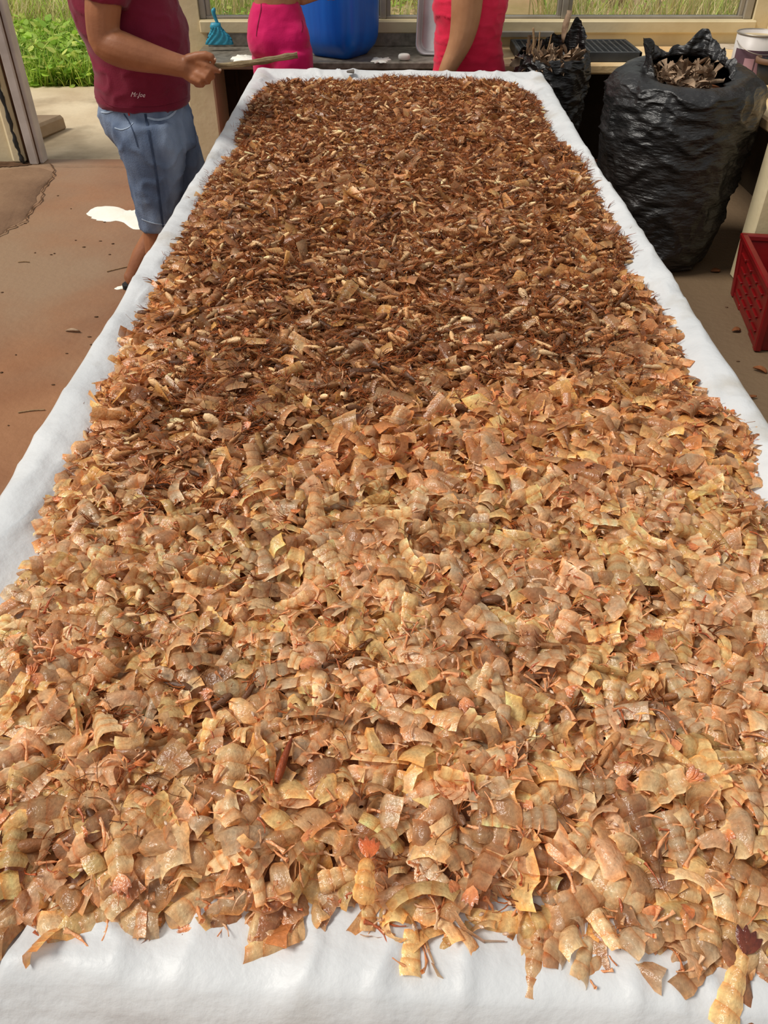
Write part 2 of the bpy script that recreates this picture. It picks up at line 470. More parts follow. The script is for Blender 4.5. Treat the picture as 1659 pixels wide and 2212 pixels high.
def patch(outline, z, h, m, name, parent=None, seed=0, jag=0.02):
    """low mound or flake with an irregular rim lying on a level surface"""
    P = spline(list(outline) + [outline[0]], 65)[:-1]
    ang = np.arange(64)
    c = P.mean(0)
    P = P + jag * fbm(np.stack([ang * 0.7, ang * 0 + seed, ang * 0], 1), 3, seed)[:, None] * (P - c) / (np.linalg.norm(P - c, axis=1)[:, None] + 1e-9)
    V = [(p[0], p[1], z) for p in P] + [(c[0] + (p[0] - c[0]) * .93, c[1] + (p[1] - c[1]) * .93, z + h) for p in P] + [(c[0], c[1], z + h * 1.3)]
    F = [(i, (i + 1) % 64, 64 + (i + 1) % 64, 64 + i) for i in range(64)] + [(64 + i, 64 + (i + 1) % 64, 128) for i in range(64)]
    return link(name, me_from(V, F), m, parent)

# ================================================================== the place: floor, walls, windows, yard
CT = 0.736                    # counter height
CF, WB = 5.50, 6.02           # counter front, back wall face
SILL = 0.885
floor = boxo('floor', M['floor'], -7.0, 2.56, -4.0, 6.10, -0.12, 0.0, 0)
def paint_side_shade(m):
    """shade over the side by the bags, mixed into the floor colour as grey-brown"""
    N, L = m.node_tree.nodes, m.node_tree.links
    b = N['Principled BSDF']; src = b.inputs['Base Color'].links[0].from_socket
    tc = N.new('ShaderNodeTexCoord'); sx = N.new('ShaderNodeSeparateXYZ'); L.new(tc.outputs['Object'], sx.inputs[0])
    n = N.new('ShaderNodeTexNoise'); n.inputs['Scale'].default_value = 2.5; n.inputs['Detail'].default_value = 8; L.new(tc.outputs['Object'], n.inputs['Vector'])
    a = N.new('ShaderNodeMath'); a.operation = 'MULTIPLY_ADD'; L.new(n.outputs['Fac'], a.inputs[0]); a.inputs[1].default_value = 1.2; L.new(sx.outputs['X'], a.inputs[2])
    r = N.new('ShaderNodeMapRange'); r.inputs['From Min'].default_value = 0.9; r.inputs['From Max'].default_value = 1.5; L.new(a.outputs[0], r.inputs['Value'])
    x = N.new('ShaderNodeMix'); x.data_type = 'RGBA'; L.new(r.outputs['Result'], x.inputs['Factor']); L.new(src, x.inputs[6]); x.inputs[7].default_value = lin(112, 92, 70)
    L.new(x.outputs[2], b.inputs['Base Color'])
paint_side_shade(M['floor'])  # shade on the bag side is painted into the floor's base colour
tag(floor, kind='structure')
yard = boxo('ground_slab', M['yard'], -7.0, -0.6, 6.10, 8.42, -0.14, -0.005, 0)
tag(yard, kind='structure')
# earth outside, gently rising away from the building
gx, gy = np.meshgrid(np.linspace(-26, 26, 80), np.linspace(6.1, 46, 70))
gz = 0.075 * np.maximum(gy - 8.4, 0) + 0.10 * fbm(np.stack([gx * .35, gy * .35, gx * 0], -1), 3, 5) * sstep(8.4, 10, gy) - 0.06
gv = np.stack([gx, gy, gz], -1).reshape(-1, 3)
gi = np.arange(70 * 80).reshape(70, 80)
gf = np.stack([gi[:-1, :-1], gi[:-1, 1:], gi[1:, 1:], gi[1:, :-1]], -1).reshape(-1, 4)
ground = link('ground', me_from(gv, gf), M['soil']); tag(ground, kind='structure')
apron = boxo('ground_apron', M['soil'], -26, 26, -26, 6.1, -0.4, -0.13, 0); tag(apron, kind='structure')
def ground_z(x, y):
    return 0.075 * np.maximum(y - 8.4, 0) + 0.10 * fbm(np.stack([x * .35, y * .35, x * 0], -1), 3, 5) * sstep(8.4, 10, y) - 0.06

# worn screed by the door, its broken edge and the cracks in the floor
scr = [at_z(*p, 0)[:2] for p in [(-60, 372), (60, 362), (108, 368), (112, 385), (90, 408), (78, 432), (66, 455), (48, 478), (20, 492), (-10, 515), (-80, 540)]]
patch(scr, 0.0, 0.006, mat('worn_screed', lin(122, 94, 72), lin(146, 116, 90), 2.0, 0.75, 0.4, 22, 0.2), 'worn_screed', floor, 3, 0.012)
def crack(path, w, seed):
    P = np.array([at_z(x, y, 0.009) for x, y in path]); P = spline(P, 60)
    q = np.arange(60)[:, None] * .9
    P[:, 0] += 0.012 * fbm(np.concatenate([q, q * 0 + seed, q * 0], 1), 3, seed)
    ww = w * (0.6 + 0.8 * np.abs(fbm(np.concatenate([q * .7, q * 0 + seed + 9, q * 0], 1), 3, seed + 3)))
    V, F = [], []
    for i in range(60):
        t = P[min(i + 1, 59)] - P[max(i - 1, 0)]; s = np.array([-t[1], t[0], 0]); s /= np.linalg.norm(s) + 1e-9
        V += [P[i] - s * ww[i], P[i] + s * ww[i]]
        if i: k = 2 * i; F.append((k - 2, k - 1, k + 1, k))
    return link('floor_crack', me_from(V, F), M['crack'], floor)
crack([(104, 352), (118, 368), (108, 388), (92, 408), (88, 430), (66, 456), (52, 478), (20, 494), (-12, 516)], 0.005, 1)
crack([(100, 357), (160, 359), (220, 358), (300, 361), (420, 362)], 0.0022, 2)
patch([at_z(*p, 0)[:2] for p in [(-40, 352), (10, 350), (52, 352), (80, 352), (60, 358), (10, 362), (-40, 364)]], 0.004, 0.004, M['crack'], 'dirt_line', floor, 9, 0.02)

# back wall left of the door
DX0, DX1 = -2.45, -1.32
wl = boxo('wall_left', M['wall'], -7.0, -2.665, WB, 6.20, 0, 2.6, 0); tag(wl, kind='structure')
pil = boxo('wall_pilaster', M['wall'], -2.665, -2.568, WB - 0.035, 6.20, 0, 2.6, 0.02); tag(pil, kind='structure')
gap = boxo('trim_1', M['browngap'], -2.568, -2.535, WB - 0.005, 6.19, 0, 2.6, 0.004); tag(gap, kind='structure')
dr = boxo('door_1', M['whiteframe'], -2.535, -2.475, WB - 0.05, 6.12, 0, 2.6, 0.006); tag(dr, kind='structure')
boxo('door_stop', M['whiteframe'], -2.475, -2.445, WB - 0.02, 6.10, 0, 2.6, 0.005, dr)
boxo('door_groove', M['browngap'], -2.481, -2.470, WB - 0.028, WB - 0.015, 0, 2.6, 0.001, dr)
# black cable running down beside the pilaster
cp = [at_y(*p, WB - 0.05) for p in [(-46, 60), (-18, 140), (-4, 186), (6, 215), (19, 255), (31, 296), (42, 330), (50, 350)]]
cpp = spline(cp, 40); cpp[:, 2] = np.maximum(cpp[:, 2], 0.02)
cpp[:, 0] += 0.006 * fbm(np.stack([np.arange(40) * .8, np.zeros(40), np.zeros(40)], 1), 2, 4)
tag(link('cable', me_from(*tube(cpp, [0.013 + 0.004 * math.sin(i * .9) for i in range(40)], 8)), M['cable']), 'black cable running down the cream wall beside the door frame', 'cable')

# back wall right of the door, with the window strip
wb = boxo('wall_back', M['wall'], DX1, -1.20, WB, 6.20, 0, 1.02, 0); tag(wb, kind='structure')
boxo('wall_upper_paint', M['ochre'], DX1, -1.20, WB, 6.20, 1.02, 2.6, 0, wb)
boxo('wall_below_window', M['wall'], -1.20, 2.62, WB, 6.20, 0, SILL, 0, wb)
boxo('wall_corner', M['wall'], 2.40, 2.62, WB, 6.20, SILL, 1.02, 0, wb)
boxo('wall_corner_paint', M['ochre'], 2.40, 2.62, WB, 6.20, 1.02, 2.6, 0, wb)
boxo('wall_backsplash', M['granite'], -1.16, 0.40, WB - 0.02, WB, CT, CT + 0.10, 0.004, wb)
sl = boxo('trim_2', M['wall'], -1.20, 2.42, WB - 0.025, 6.12, SILL - 0.075, SILL - 0.002, 0.008); tag(sl, kind='structure')
mull = [-1.18, -0.005, 1.175, 2.36]
for i in range(3):
    w = boxo(f'window_{i+1}', M['alu'], mull[i] - 0.02, mull[i] + 0.02, WB + 0.03, WB + 0.10, SILL, 2.4, 0.004); tag(w, kind='structure')
    boxo('window_frame', M['alu'], mull[i] + 0.02, mull[i] + 0.048, WB + 0.045, WB + 0.085, SILL, 2.4, 0.004, w)
    boxo('window_frame', M['alu'], mull[i + 1] - 0.048, mull[i + 1] - 0.02, WB + 0.045, WB + 0.085, SILL, 2.4, 0.004, w)
    boxo('window_frame', M['alu'], mull[i] + 0.02, mull[i + 1] - 0.02, WB + 0.035, WB + 0.095, SILL, SILL + 0.016, 0.003, w)
    boxo('window_frame', M['alu'], mull[i] + 0.02, mull[i + 1] - 0.02, WB + 0.035, WB + 0.095, 2.37, 2.4, 0.003, w)
    boxo('pane', M['glass'], mull[i] + 0.045, mull[i + 1] - 0.045, WB + 0.062, WB + 0.067, SILL + 0.014, 2.38, 0, w)
    if i == 2: boxo('window_jamb', M['alu'], mull[3] - 0.02, mull[3] + 0.03, WB + 0.02, WB + 0.10, SILL, 2.4, 0.004, w)
# right wall with its own window opening
wr = boxo('wall_right', M['wall'], 2.50, 2.66, 2.2, WB, 0, 0.93, 0.01); tag(wr, kind='structure')
w4 = boxo('window_4', M['alu'], 2.54, 2.60, 5.80, 5.85, 0.93, 2.4, 0.004); tag(w4, kind='structure')
boxo('window_frame', M['alu'], 2.545, 2.595, 2.2, 5.80, 0.93, 0.95, 0.003, w4)
boxo('window_frame', M['alu'], 2.545, 2.595, 2.2, 5.80, 2.37, 2.4, 0.003, w4)
boxo('window_frame', M['alu'], 2.545, 2.595, 4.0, 4.04, 0.95, 2.37, 0.003, w4)
boxo('pane', M['glass'], 2.568, 2.573, 2.2, 5.80, 0.95, 2.37, 0, w4)

# counters
wt = boxo('granite_worktop', M['granite'], -1.20, 0.52, CF, WB - 0.002, CT - 0.04, CT, 0.006)
tag(wt, 'grey granite worktop under the window beside the door', 'worktop')
sp = boxo('counter_support', M['wall'], -1.24, -1.06, CF + 0.03, WB - 0.002, 0, CT - 0.042, 0.01)
tag(sp, 'cream masonry pier holding up the door end of the granite worktop', 'support')
sp2 = boxo('counter_support', M['wall'], 0.42, 0.52, CF + 0.08, WB - 0.002, 0, CT - 0.042, 0.01)
tag(sp2, 'cream pier under the worktops behind the person in coral', 'support')
ct = empty('sandy_worktop', (0.53, 5.5, CT - 0.055), 'sandy cream L-shaped worktop in the corner behind the black bags', 'worktop')
boxo('back_run', M['sandtop'], 0.525, 2.498, CF - 0.06, WB - 0.002, CT - 0.055, CT, 0.010, ct)
boxo('side_run', M['sandtop'], 1.86, 2.498, 3.92, CF - 0.06, CT - 0.055, CT, 0.010, ct)
po = boxo('counter_post', M['wall'], 1.835, 1.985, 3.93, 4.06, 0, CT - 0.057, 0.01)
tag(po, 'cream post under the end of the sandy worktop behind the red crate', 'post')

# raised step outside the door
V, F = box(-3.9, -2.66, 6.30, 6.95, -0.006, 0.11, 0.02)
V[:, 0] += 0.30 * (V[:, 1] - 6.60)
V += 0.012 * fbm(V * 3, 2, 3)[:, None]
tag(link('concrete_step', fix(V, F), M['slab']), 'low rough concrete step on the yard slab outside the door', 'step')

# ------------------------------------------------------------------ plants outside (nobody could count them)
def blades(n, xs, ys, hmin, hmax, wmin, wmax, cols, seed, leaf=False, clump=0.5):
    r = np.random.default_rng(seed)
    x = r.uniform(*xs, n * 3); y = r.uniform(*ys, n * 3)
    d = fbm(np.stack([x * 1.3, y * 1.3, x * 0], 1), 3, seed) + r.uniform(-.5, .5, n * 3)
    k = np.argsort(-d)[:n] if clump else np.arange(n)
    x, y = x[k], y[k]; z = ground_z(x, y)
    h = r.uniform(hmin, hmax, n); w = r.uniform(wmin, wmax, n)
    a = r.uniform(0, 2 * math.pi, n); lean = r.uniform(0.1, 0.9, n) * h
    ux, uy = np.cos(a), np.sin(a)
    c = np.array(cols)[r.integers(0, len(cols), n)] * r.uniform(.65, 1.25, (n, 1))
    V = np.zeros((n, 6, 3)); 
    if leaf:
        zb = z + r.uniform(0, 1, n) ** .6 * h
        base = np.stack([x, y, zb], 1)
        up = np.stack([ux, uy, r.uniform(-.3, .8, n)], 1) * w[:, None] * 1.5
        sd = np.stack([-uy, ux, r.uniform(-.4, .4, n)], 1) * w[:, None] * .62
        V[:, 0] = base; V[:, 1] = base + up * .3 - sd; V[:, 2] = base + up * .3 + sd
        V[:, 3] = base + up * .7 - sd * .8; V[:, 4] = base + up * .7 + sd * .8; V[:, 5] = base + up
    else:
        base = np.stack([x, y, z], 1)
        sd = np.stack([-uy, ux, ux * 0], 1) * w[:, None]
        t1 = base + np.stack([ux * lean * .35, uy * lean * .35, h * .55], 1); t2 = base + np.stack([ux * lean, uy * lean, h], 1)
        V[:, 0] = base - sd; V[:, 1] = base + sd; V[:, 2] = t1 - sd * .8; V[:, 3] = t1 + sd * .8; V[:, 4] = t2 - sd * .1; V[:, 5] = t2 + sd * .1
    idx = (np.arange(n) * 6)[:, None]
    if leaf: F = np.concatenate([idx + np.array([[0, 1, 2, 2]]), idx + np.array([[1, 3, 4, 2]]), idx + np.array([[3, 5, 4, 4]])])
    else: F = np.concatenate([idx + np.array([[0, 1, 3, 2]]), idx + np.array([[2, 3, 5, 4]])])
    return V.reshape(-1, 3), F, np.repeat(c, 6, 0)
def plant_obj(name, sets, label):
    V, F, C, k = [], [], [], 0
    for v, f, c in sets:
        V.append(v); F.append(f + k); C.append(c); k += len(v)
    F = np.concatenate(F)
    t = np.concatenate([F[:, :3], F[F[:, 2] != F[:, 3]][:, [0, 2, 3]]])
    o = link(name, me_from(np.concatenate(V), t, True, np.concatenate(C)), M['plant'])
    return tag(o, label, 'grass', kind='stuff')
G = lambda *c: lin(*c)[:3]
green = [G(176, 212, 84), G(194, 222, 104), G(146, 186, 70), G(214, 222, 116)]
dry = [G(232, 214, 162), G(216, 202, 140), G(198, 198, 122), G(238, 222, 176)]
plant_obj('leafy_weeds', [blades(9000, (-5.5, -1.2), (8.42, 10.3), 0.06, 0.30, 0.035, 0.075, green, 1, True),
                          blades(5000, (-5.5, -1.2), (8.42, 10.3), 0.12, 0.34, 0.004, 0.009, green, 2)],
          'bright green leafy weeds growing past the yard slab outside the door')
plant_obj('yard_grass', [blades(14000, (-6.5, -0.7), (10.2, 15), 0.12, 0.5, 0.005, 0.011, green + dry + dry, 3),
                         blades(3000, (-6.5, -0.7), (10.2, 15), 0.05, 0.3, 0.03, 0.06, green, 4, True)],
          'mixed green and straw-coloured grass on the slope beyond the weeds')
plant_obj('window_grass', [blades(20000, (-0.6, 7.0), (9.4, 16), 0.10, 0.42, 0.005, 0.012, dry + dry + dry + green, 6),
                           blades(3500, (-0.6, 7.0), (9.5, 16), 0.04, 0.25, 0.03, 0.05, green, 8, True)],
          'dry straw and olive grass on the ground outside the windows')
def rock(c, r, seed, label):
    V, F = ellipsoid((0, 0, 0), (1, 1, .7), 18, 11)
    V = V * (1 + 0.28 * fbm(V * 1.6 + seed, 3, seed))[:, None] * np.array(r) + np.array(c)
    return tag(link('rock', me_from(V, F), M['slab']), label, 'rock', 'rocks in the grass outside')
for i, (px, py, Y, r, lab) in enumerate([(1345, 8, 12.6, .26, 'largest grey rock in the grass outside the right-hand window pane'),
                                         (1395, 16, 12.2, .17, 'middle-sized grey rock outside the right-hand window pane'),
                                         (1290, 14, 12.4, .15, 'small grey rock outside the window above the black seedling tray')]):
    p = at_y(px, py, Y); rock((p[0], Y, float(ground_z(np.array([p[0]]), np.array([Y]))[0]) + r * .3), (r * 1.2, r, r), i + 2, lab)

# ================================================================== table and tarpaulin
TZ = 0.77
def isect(p, q, r, s):
    d1, d2 = q - p, s - r
    t = ((r[0] - p[0]) * d2[1] - (r[1] - p[1]) * d2[0]) / (d1[0] * d2[1] - d1[1] * d2[0])
    return p + d1 * t
b = lambda x, y: at_z(x, y, TZ + 0.02)[:2]
Lp, Lq, Rp, Rq = b(565, 152), b(0, 1130), b(1160, 161), b(1659, 962)
Np, Nq = b(430, 2052), b(1500, 2100)
BL, BR = Lp, Rp
NL, NR = isect(Lp, Lq, Np, Nq), isect(Rp, Rq, Np, Nq)
print('table', BL, BR, NL, NR)
tb = empty('long_table', ((BL + BR + NL + NR) / 4).tolist() + [0], 'long steel-legged work table hidden under the white tarpaulin', 'table')
def quad(u, v): return (NL * (1 - u) + NR * u) * (1 - v) + (BL * (1 - u) + BR * u) * v
ins = [quad(.03, .01), quad(.97, .01), quad(.97, .99), quad(.03, .99)]
V = [(p[0], p[1], z) for z in (TZ - 0.04, TZ - 0.004) for p in ins]
link('table_top', fix(V, [(3, 2, 1, 0), (4, 5, 6, 7), (0, 1, 5, 4), (1, 2, 6, 5), (2, 3, 7, 6), (3, 0, 4, 7)]), M['steel'], tb)
for v in (.04, .5, .96):
    for u in (.08, .92):
        p = quad(u, v); boxo('leg', M['steel'], p[0] - .025, p[0] + .025, p[1] - .025, p[1] + .025, 0, TZ - .04, .004, tb)

RIM = 0.030
def cloth_point(U, Vv, wlen, llen):
    """U,V in metres on the laid-out sheet; outside 0..w / 0..l it hangs"""
    cu, cv = np.clip(U, 0, wlen), np.clip(Vv, 0, llen)
    du, dv = U - cu, Vv - cv
    drop = np.hypot(du, dv)
    q = quad((cu / wlen)[..., None], (cv / llen)[..., None])
    ax = (NR - NL) / np.linalg.norm(NR - NL); ay = (BL - NL) / np.linalg.norm(BL - NL)
    R = 0.028
    slope = np.where(dv < 0, 0.42, 0.06)
    out = np.where(drop < R * 1.57, R * np.sin(np.minimum(drop / R, 1.57)), R + slope * (drop - R * 1.57))
    dn = np.where(drop < R * 1.57, R * (1 - np.cos(np.minimum(drop / R, 1.57))), R + (drop - R * 1.57))
    k = out / np.maximum(drop, 1e-6)
    xy = q + (du * k)[..., None] * ax + (dv * k)[..., None] * ay
    inner = np.minimum(np.minimum(cu, wlen - cu), np.minimum(cv, llen - cv))
    side_in = np.minimum(np.minimum(cu, wlen - cu), llen - cv)
    z = TZ + RIM * (1 - sstep(0.0, 0.10, side_in)) * sstep(0.0, 0.25, cv) - dn
    P = np.stack([xy[..., 0], xy[..., 1], z], -1)
    flatw = sstep(0.16, 0.05, inner) * (drop < 0.01) + (drop >= 0.01)
    n1 = fbm(P * np.array([7, 4, 7]), 2, 3)
    Pw = P + .06 * np.stack([fbm(P * 5 + 3, 2, 51), fbm(P * 5 + 8, 2, 52), fbm(P * 5, 2, 53)], -1)
    n2 = np.maximum(0, 1 - np.abs(vnoise(Pw * np.array([11, 9, 9]) + 4, 8)) * 3.2) ** 2
    P[..., 2] += flatw * (0.005 * n1 + 0.009 * n2) * sstep(.06, .0, drop)
    hang = sstep(0.02, 0.2, drop)
    along = np.where(np.abs(du) > np.abs(dv), cv, cu)
    wav = 0.018 * np.sin(along * 6.5 + 2 * n1) * hang + 0.014 * n2 * hang
    P[..., 0] += wav * np.sign(du) * (np.abs(du) > 0); P[..., 1] += wav * np.sign(dv) * (np.abs(dv) > 0)
    edge = 0.010 * fbm(np.stack([along * 3.1, along * 0 + 2, along * 0], -1), 2, 6)
    P[..., 0] += edge * np.sign(U - wlen / 2) * sstep(.1, .0, inner)
    return P
W_, L_ = float(np.linalg.norm(BR - BL)), float(np.linalg.norm(BL - NL))
HANG = 0.32
uu = np.concatenate([np.linspace(-HANG, -.05, 14), np.linspace(-.04, .14, 22), np.linspace(.16, W_ - .16, 110), np.linspace(W_ - .14, W_ + .04, 22), np.linspace(W_ + .05, W_ + HANG, 14)])
vv = np.concatenate([np.linspace(-HANG, -.05, 30), np.linspace(-.04, .14, 22), np.linspace(.16, L_ - .16, 170), np.linspace(L_ - .14, L_ + .04, 22), np.linspace(L_ + .05, L_ + HANG, 14)])
UU, VV = np.meshgrid(uu, vv)
CP = cloth_point(UU, VV, W_, L_)
ci = np.arange(CP.shape[0] * CP.shape[1]).reshape(CP.shape[:2])
cf = np.stack([ci[:-1, :-1], ci[:-1, 1:], ci[1:, 1:], ci[1:, :-1]], -1).reshape(-1, 4)
cloth = link('tarpaulin', me_from(CP.reshape(-1, 3), cf), M['cloth'])
tag(cloth, 'white plastic tarpaulin spread over the long table with raised edges', 'tarpaulin')
# turned-over flap of the sheet at the near end, with its own corner
k0 = b(62, 1996); 
ax = (NR - NL) / np.linalg.norm(NR - NL)
u0 = float((k0 - NL) @ ax)
fu = np.linspace(u0, W_ + .02, 150); fv = np.concatenate([np.linspace(-HANG - .02, -.05, 30), np.linspace(-.04, .085, 18)])
FU, FV = np.meshgrid(fu, fv)
FU = FU - (1 - sstep(-.12, .06, FV)) * 0.055 * (FU < u0 + .02) 
FPt = cloth_point(FU, FV, W_, L_)
lay = 0.010 + 0.004 * fbm(FPt * 14, 2, 31)
FPt[..., 2] += lay * (FV > -.03) + 0.004; FPt[..., 1] -= 0.020 * (FV < 0) * np.minimum(1, -FV / .04) + 0.004
fi = np.arange(FPt.shape[0] * FPt.shape[1]).reshape(FPt.shape[:2])
ff = np.stack([fi[:-1, :-1], fi[:-1, 1:], fi[1:, 1:], fi[1:, :-1]], -1).reshape(-1, 4)
fo = link('folded_flap', me_from(FPt.reshape(-1, 3), ff), M['cloth'], cloth)
sd = fo.modifiers.new('t', 'SOLIDIFY'); sd.thickness = 0.004
cl = at_z(757, 160, TZ + 0.02)
V, F = box(cl[0] - .02, cl[0] + .022, cl[1] - .03, cl[1] + .006, TZ + 0.026, TZ + 0.040, .004)
V[:, 2] += .006 * fbm(V * 60, 2, 2)
tag(link('tape_scrap', fix(V, F), M['greyrag']), 'scrap of dark grey tape on the far rim of the tarpaulin', 'tape')
# ================================================================== the heap of dried prawn shells
HZ = TZ + 0.012
outline_px = [(-420, 2120), (-120, 2075), (0, 2030), (70, 1992), (200, 2022), (350, 2026), (450, 1992), (590, 2022), (700, 1978), (800, 2010), (870, 2046), (1000, 2028),
              (1100, 2030), (1190, 2062), (1310, 2098), (1400, 2072), (1500, 2092), (1600, 2112), (1660, 2090), (1900, 2120), (2150, 2090), (2080, 1700), (1900, 1400), (1720, 1170),
              (1648, 1098), (1612, 1072), (1632, 1010), (1640, 960), (1600, 905), (1508, 872), (1480, 812), (1442, 700), (1372, 612), (1322, 584), (1362, 556), (1352, 518), (1308, 462),
              (1284, 410), (1258, 352), (1196, 312), (1166, 240), (1146, 206), (1090, 194), (1000, 184), (860, 172), (760, 186), (660, 190), (578, 200), (545, 215), (522, 265), (510, 312),
              (522, 326), (446, 388), (420, 460), (402, 492), (372, 550), (352, 592), (326, 640), (300, 700), (264, 762), (262, 812), (208, 850), (204, 912), (160, 1010), (112, 1110),
              (95, 1200), (45, 1262), (28, 1350), (-10, 1392), (-150, 1600), (-300, 1850)]
PG = np.array([at_z(x, y, HZ)[:2] for x, y in outline_px])
def heap_dist(x, y):
    """signed distance to the heap's outline, positive inside"""
    P = np.stack([x, y], -1); A = PG; B = np.roll(PG, -1, 0)
    best = np.full(x.shape, 1e9); ins = np.zeros(x.shape, bool)
    for a, c in zip(A, B):
        d = c - a; t = np.clip(((P - a) @ d) / (d @ d), 0, 1)
        best = np.minimum(best, np.hypot(*(P - a - t[..., None] * d).transpose(-1, *range(x.ndim))))
        cross = ((a[1] > y) != (c[1] > y)) & (x < (c[0] - a[0]) * (y - a[1]) / (c[1] - a[1] + 1e-12) + a[0])
        ins ^= cross
    return np.where(ins, best, -best)
def heap_h(x, y, d):
    base = 0.042 * sstep(-0.01, 0.14, d) + 0.012 * sstep(0, .5, d)
    b = 0.018 * fbm(np.stack([x * 5.5, y * 5.5, x * 0], -1), 2, 21) + 0.010 * fbm(np.stack([x * 14, y * 14, x * 0], -1), 2, 25)
    return HZ + np.maximum(base + b * sstep(0, .10, d), 0.0)
BXA = np.array([(-400, 1330), (0, 1050), (160, 1000), (330, 985), (470, 930), (620, 935), (760, 895), (900, 870), (1040, 850), (1180, 836), (1330, 812), (1500, 800), (1900, 790)], float)
def darkness(x, y, z, d):
    """share of brown heads and feelers among the pale shells"""
    px, py = project(np.stack([x, y, z], -1))
    nb = fbm(np.stack([x * 3.2, y * 3.2, x * 0 + 3], -1), 3, 41)
    bound = np.interp(px, BXA[:, 0], BXA[:, 1])
    D = 0.085 + 0.88 * sstep(70, -90, py - bound + 55 * nb)
    band = np.exp(-((py - 455) / 75) ** 2) * 0.32 * (0.6 + 0.8 * nb)
    D = D - np.clip(band, 0, .5) - 0.10 * sstep(540, 640, py) * sstep(0.0, 0.5, nb)
    edge = sstep(0.20, 0.07, d) * sstep(540, 640, py)
    D = D * (1 - .88 * edge)
    for cx, cy, r, s in ((330, 950, 130, .35), (450, 1090, 150, .45), (310, 1330, 120, .40), (800, 1455, 150, .35), (600, 1240, 110, .25), (1100, 1330, 90, .12)):
        D = D + s * np.exp(-(((px - cx) / r) ** 2 + ((py - cy) / (r * .42)) ** 2))
    return np.clip(D, 0.02, 0.97)

# ---- prototypes: local x = length, z = up; returns V, quads F, vertex tint C
def p_tail(r, det):
    nseg = int(r.integers(3, 6)); L = r.uniform(.040, .064); w = r.uniform(.0105, .0165); h = r.uniform(.008, .015); q = r.uniform(1.15, 2.4)
    curl = r.uniform(-.2, 1.5); tap = r.uniform(.25, .62)
    if det == 0: nseg = min(nseg, 3)
    fr = {2: (0, .5, 1), 1: (0, 1), 0: (0, 1)}[det]
    s = {2: np.array([-1, -.66, -.3, 0, .3, .66, 1]), 1: np.array([-1, -.5, 0, .5, 1]), 0: np.array([-1, -.35, .35, 1])}[det]
    V, C = [], []
    sk = r.uniform(-.25, .25)
    bandc = np.array([1.0, .66, .42]) if r.random() < .75 else np.array([1.02, .74, .58])
    for k in range(nseg):
        for f in fr:
            t = (k + f) / nseg
            t = min(t + (.07 / nseg if f == 1 and k < nseg - 1 else 0), 1.0)
            sc = (1 - tap * t) * (.955 + .085 * f)
            a = curl * (t - .5)
            if abs(curl) > .05: cx = L / curl * math.sin(a); cz = L / curl * (math.cos(a) - 1)
            else: cx = L * (t - .5); cz = 0
            wl = w * sc * (1 + .16 * math.sin(math.pi * f)); hh = h * sc
            yy = s * wl; zz = hh * (1 - np.abs(s) ** q)
            xx = sk * w * s
            V.append(np.stack([cx + xx * math.cos(a) + (zz - .4 * hh) * math.sin(a), yy, cz + (zz - .4 * hh) * math.cos(a) - xx * math.sin(a)], 1))
            c = np.ones((len(s), 3)) * (bandc * np.array([.80, .74, .70]) if f == 1 else (np.array([1.12, 1.10, 1.06]) if f == .5 else bandc ** .5))
            c = c * (1 + .35 * (np.abs(s) > .9)[:, None])
            al = np.where(np.abs(s) > .9, 1.0, .75 if f == 1 else .1)
            C.append(np.concatenate([c, al[:, None]], 1))
    V = np.array(V); n, m, _ = V.shape
    V = V.reshape(-1, 3); V = V + .0009 * np.stack([vnoise(V * 160 + r.uniform(0, 99), i) for i in range(3)], 1)
    idx = np.arange(n * m).reshape(n, m)
    nf = len(fr)
    rows_ = [i for i in range(n - 1) if (i + 1) % nf]          # each ring overlaps the next one, not joined to it
    Fq = np.concatenate([np.stack([idx[i, :-1], idx[i, 1:], idx[i + 1, 1:], idx[i + 1, :-1]], -1) for i in rows_])
    return V, Fq, np.array(C).reshape(-1, 4)
def p_plate(r, det):
    """opened-out shell: a folded sheet with straight slanting edges and a few bands"""
    L = r.uniform(.028, .046); w = r.uniform(.012, .020); fold = r.uniform(.15, .85); sh = r.uniform(-.5, .5); tp = r.uniform(.35, 1.0)
    a, b_ = {2: (6, 7), 1: (4, 5), 0: (3, 3)}[det]
    V, C = [], []
    off = r.uniform(-.3, .3); nb = r.integers(1, 4)
    for i in range(a):
        t = i / (a - 1)
        s = np.linspace(-1, 1, b_); wl = w * (1 + (tp - 1) * t)
        y = wl * (s + off * .3) * (1 - .25 * fold); z = wl * (1 - np.abs(s - off) ** 1.35) * fold * .9
        x = L * (t - .5) + sh * w * s * (1 if tp > .6 else .4) - .18 * L * (np.abs(s)) * (t - .5)
        z = z - .25 * L * (t - .5) ** 2 * 4 * r.uniform(.6, 1)
        V.append(np.stack([x, y, z], 1))
        bd = abs(math.sin(math.pi * t * nb))
        c = np.ones((b_, 3)) * (np.array([1.08, 1.06, 1.04]) * bd + np.array([1, .66, .42]) * (1 - bd))
        rim = (np.abs(s) > .95) | (i in (0, a - 1))
        C.append(np.concatenate([c * (1 + .35 * rim[:, None]), np.where(rim, 1.0, .15)[:, None]], 1))
    V = np.array(V).reshape(-1, 3); V = V + .0022 * np.stack([vnoise(V * 90 + r.uniform(0, 99), i) for i in range(3)], 1)
    idx = np.arange(a * b_).reshape(a, b_)
    return V, np.stack([idx[:-1, :-1], idx[:-1, 1:], idx[1:, 1:], idx[1:, :-1]], -1).reshape(-1, 4), np.array(C).reshape(-1, 4)
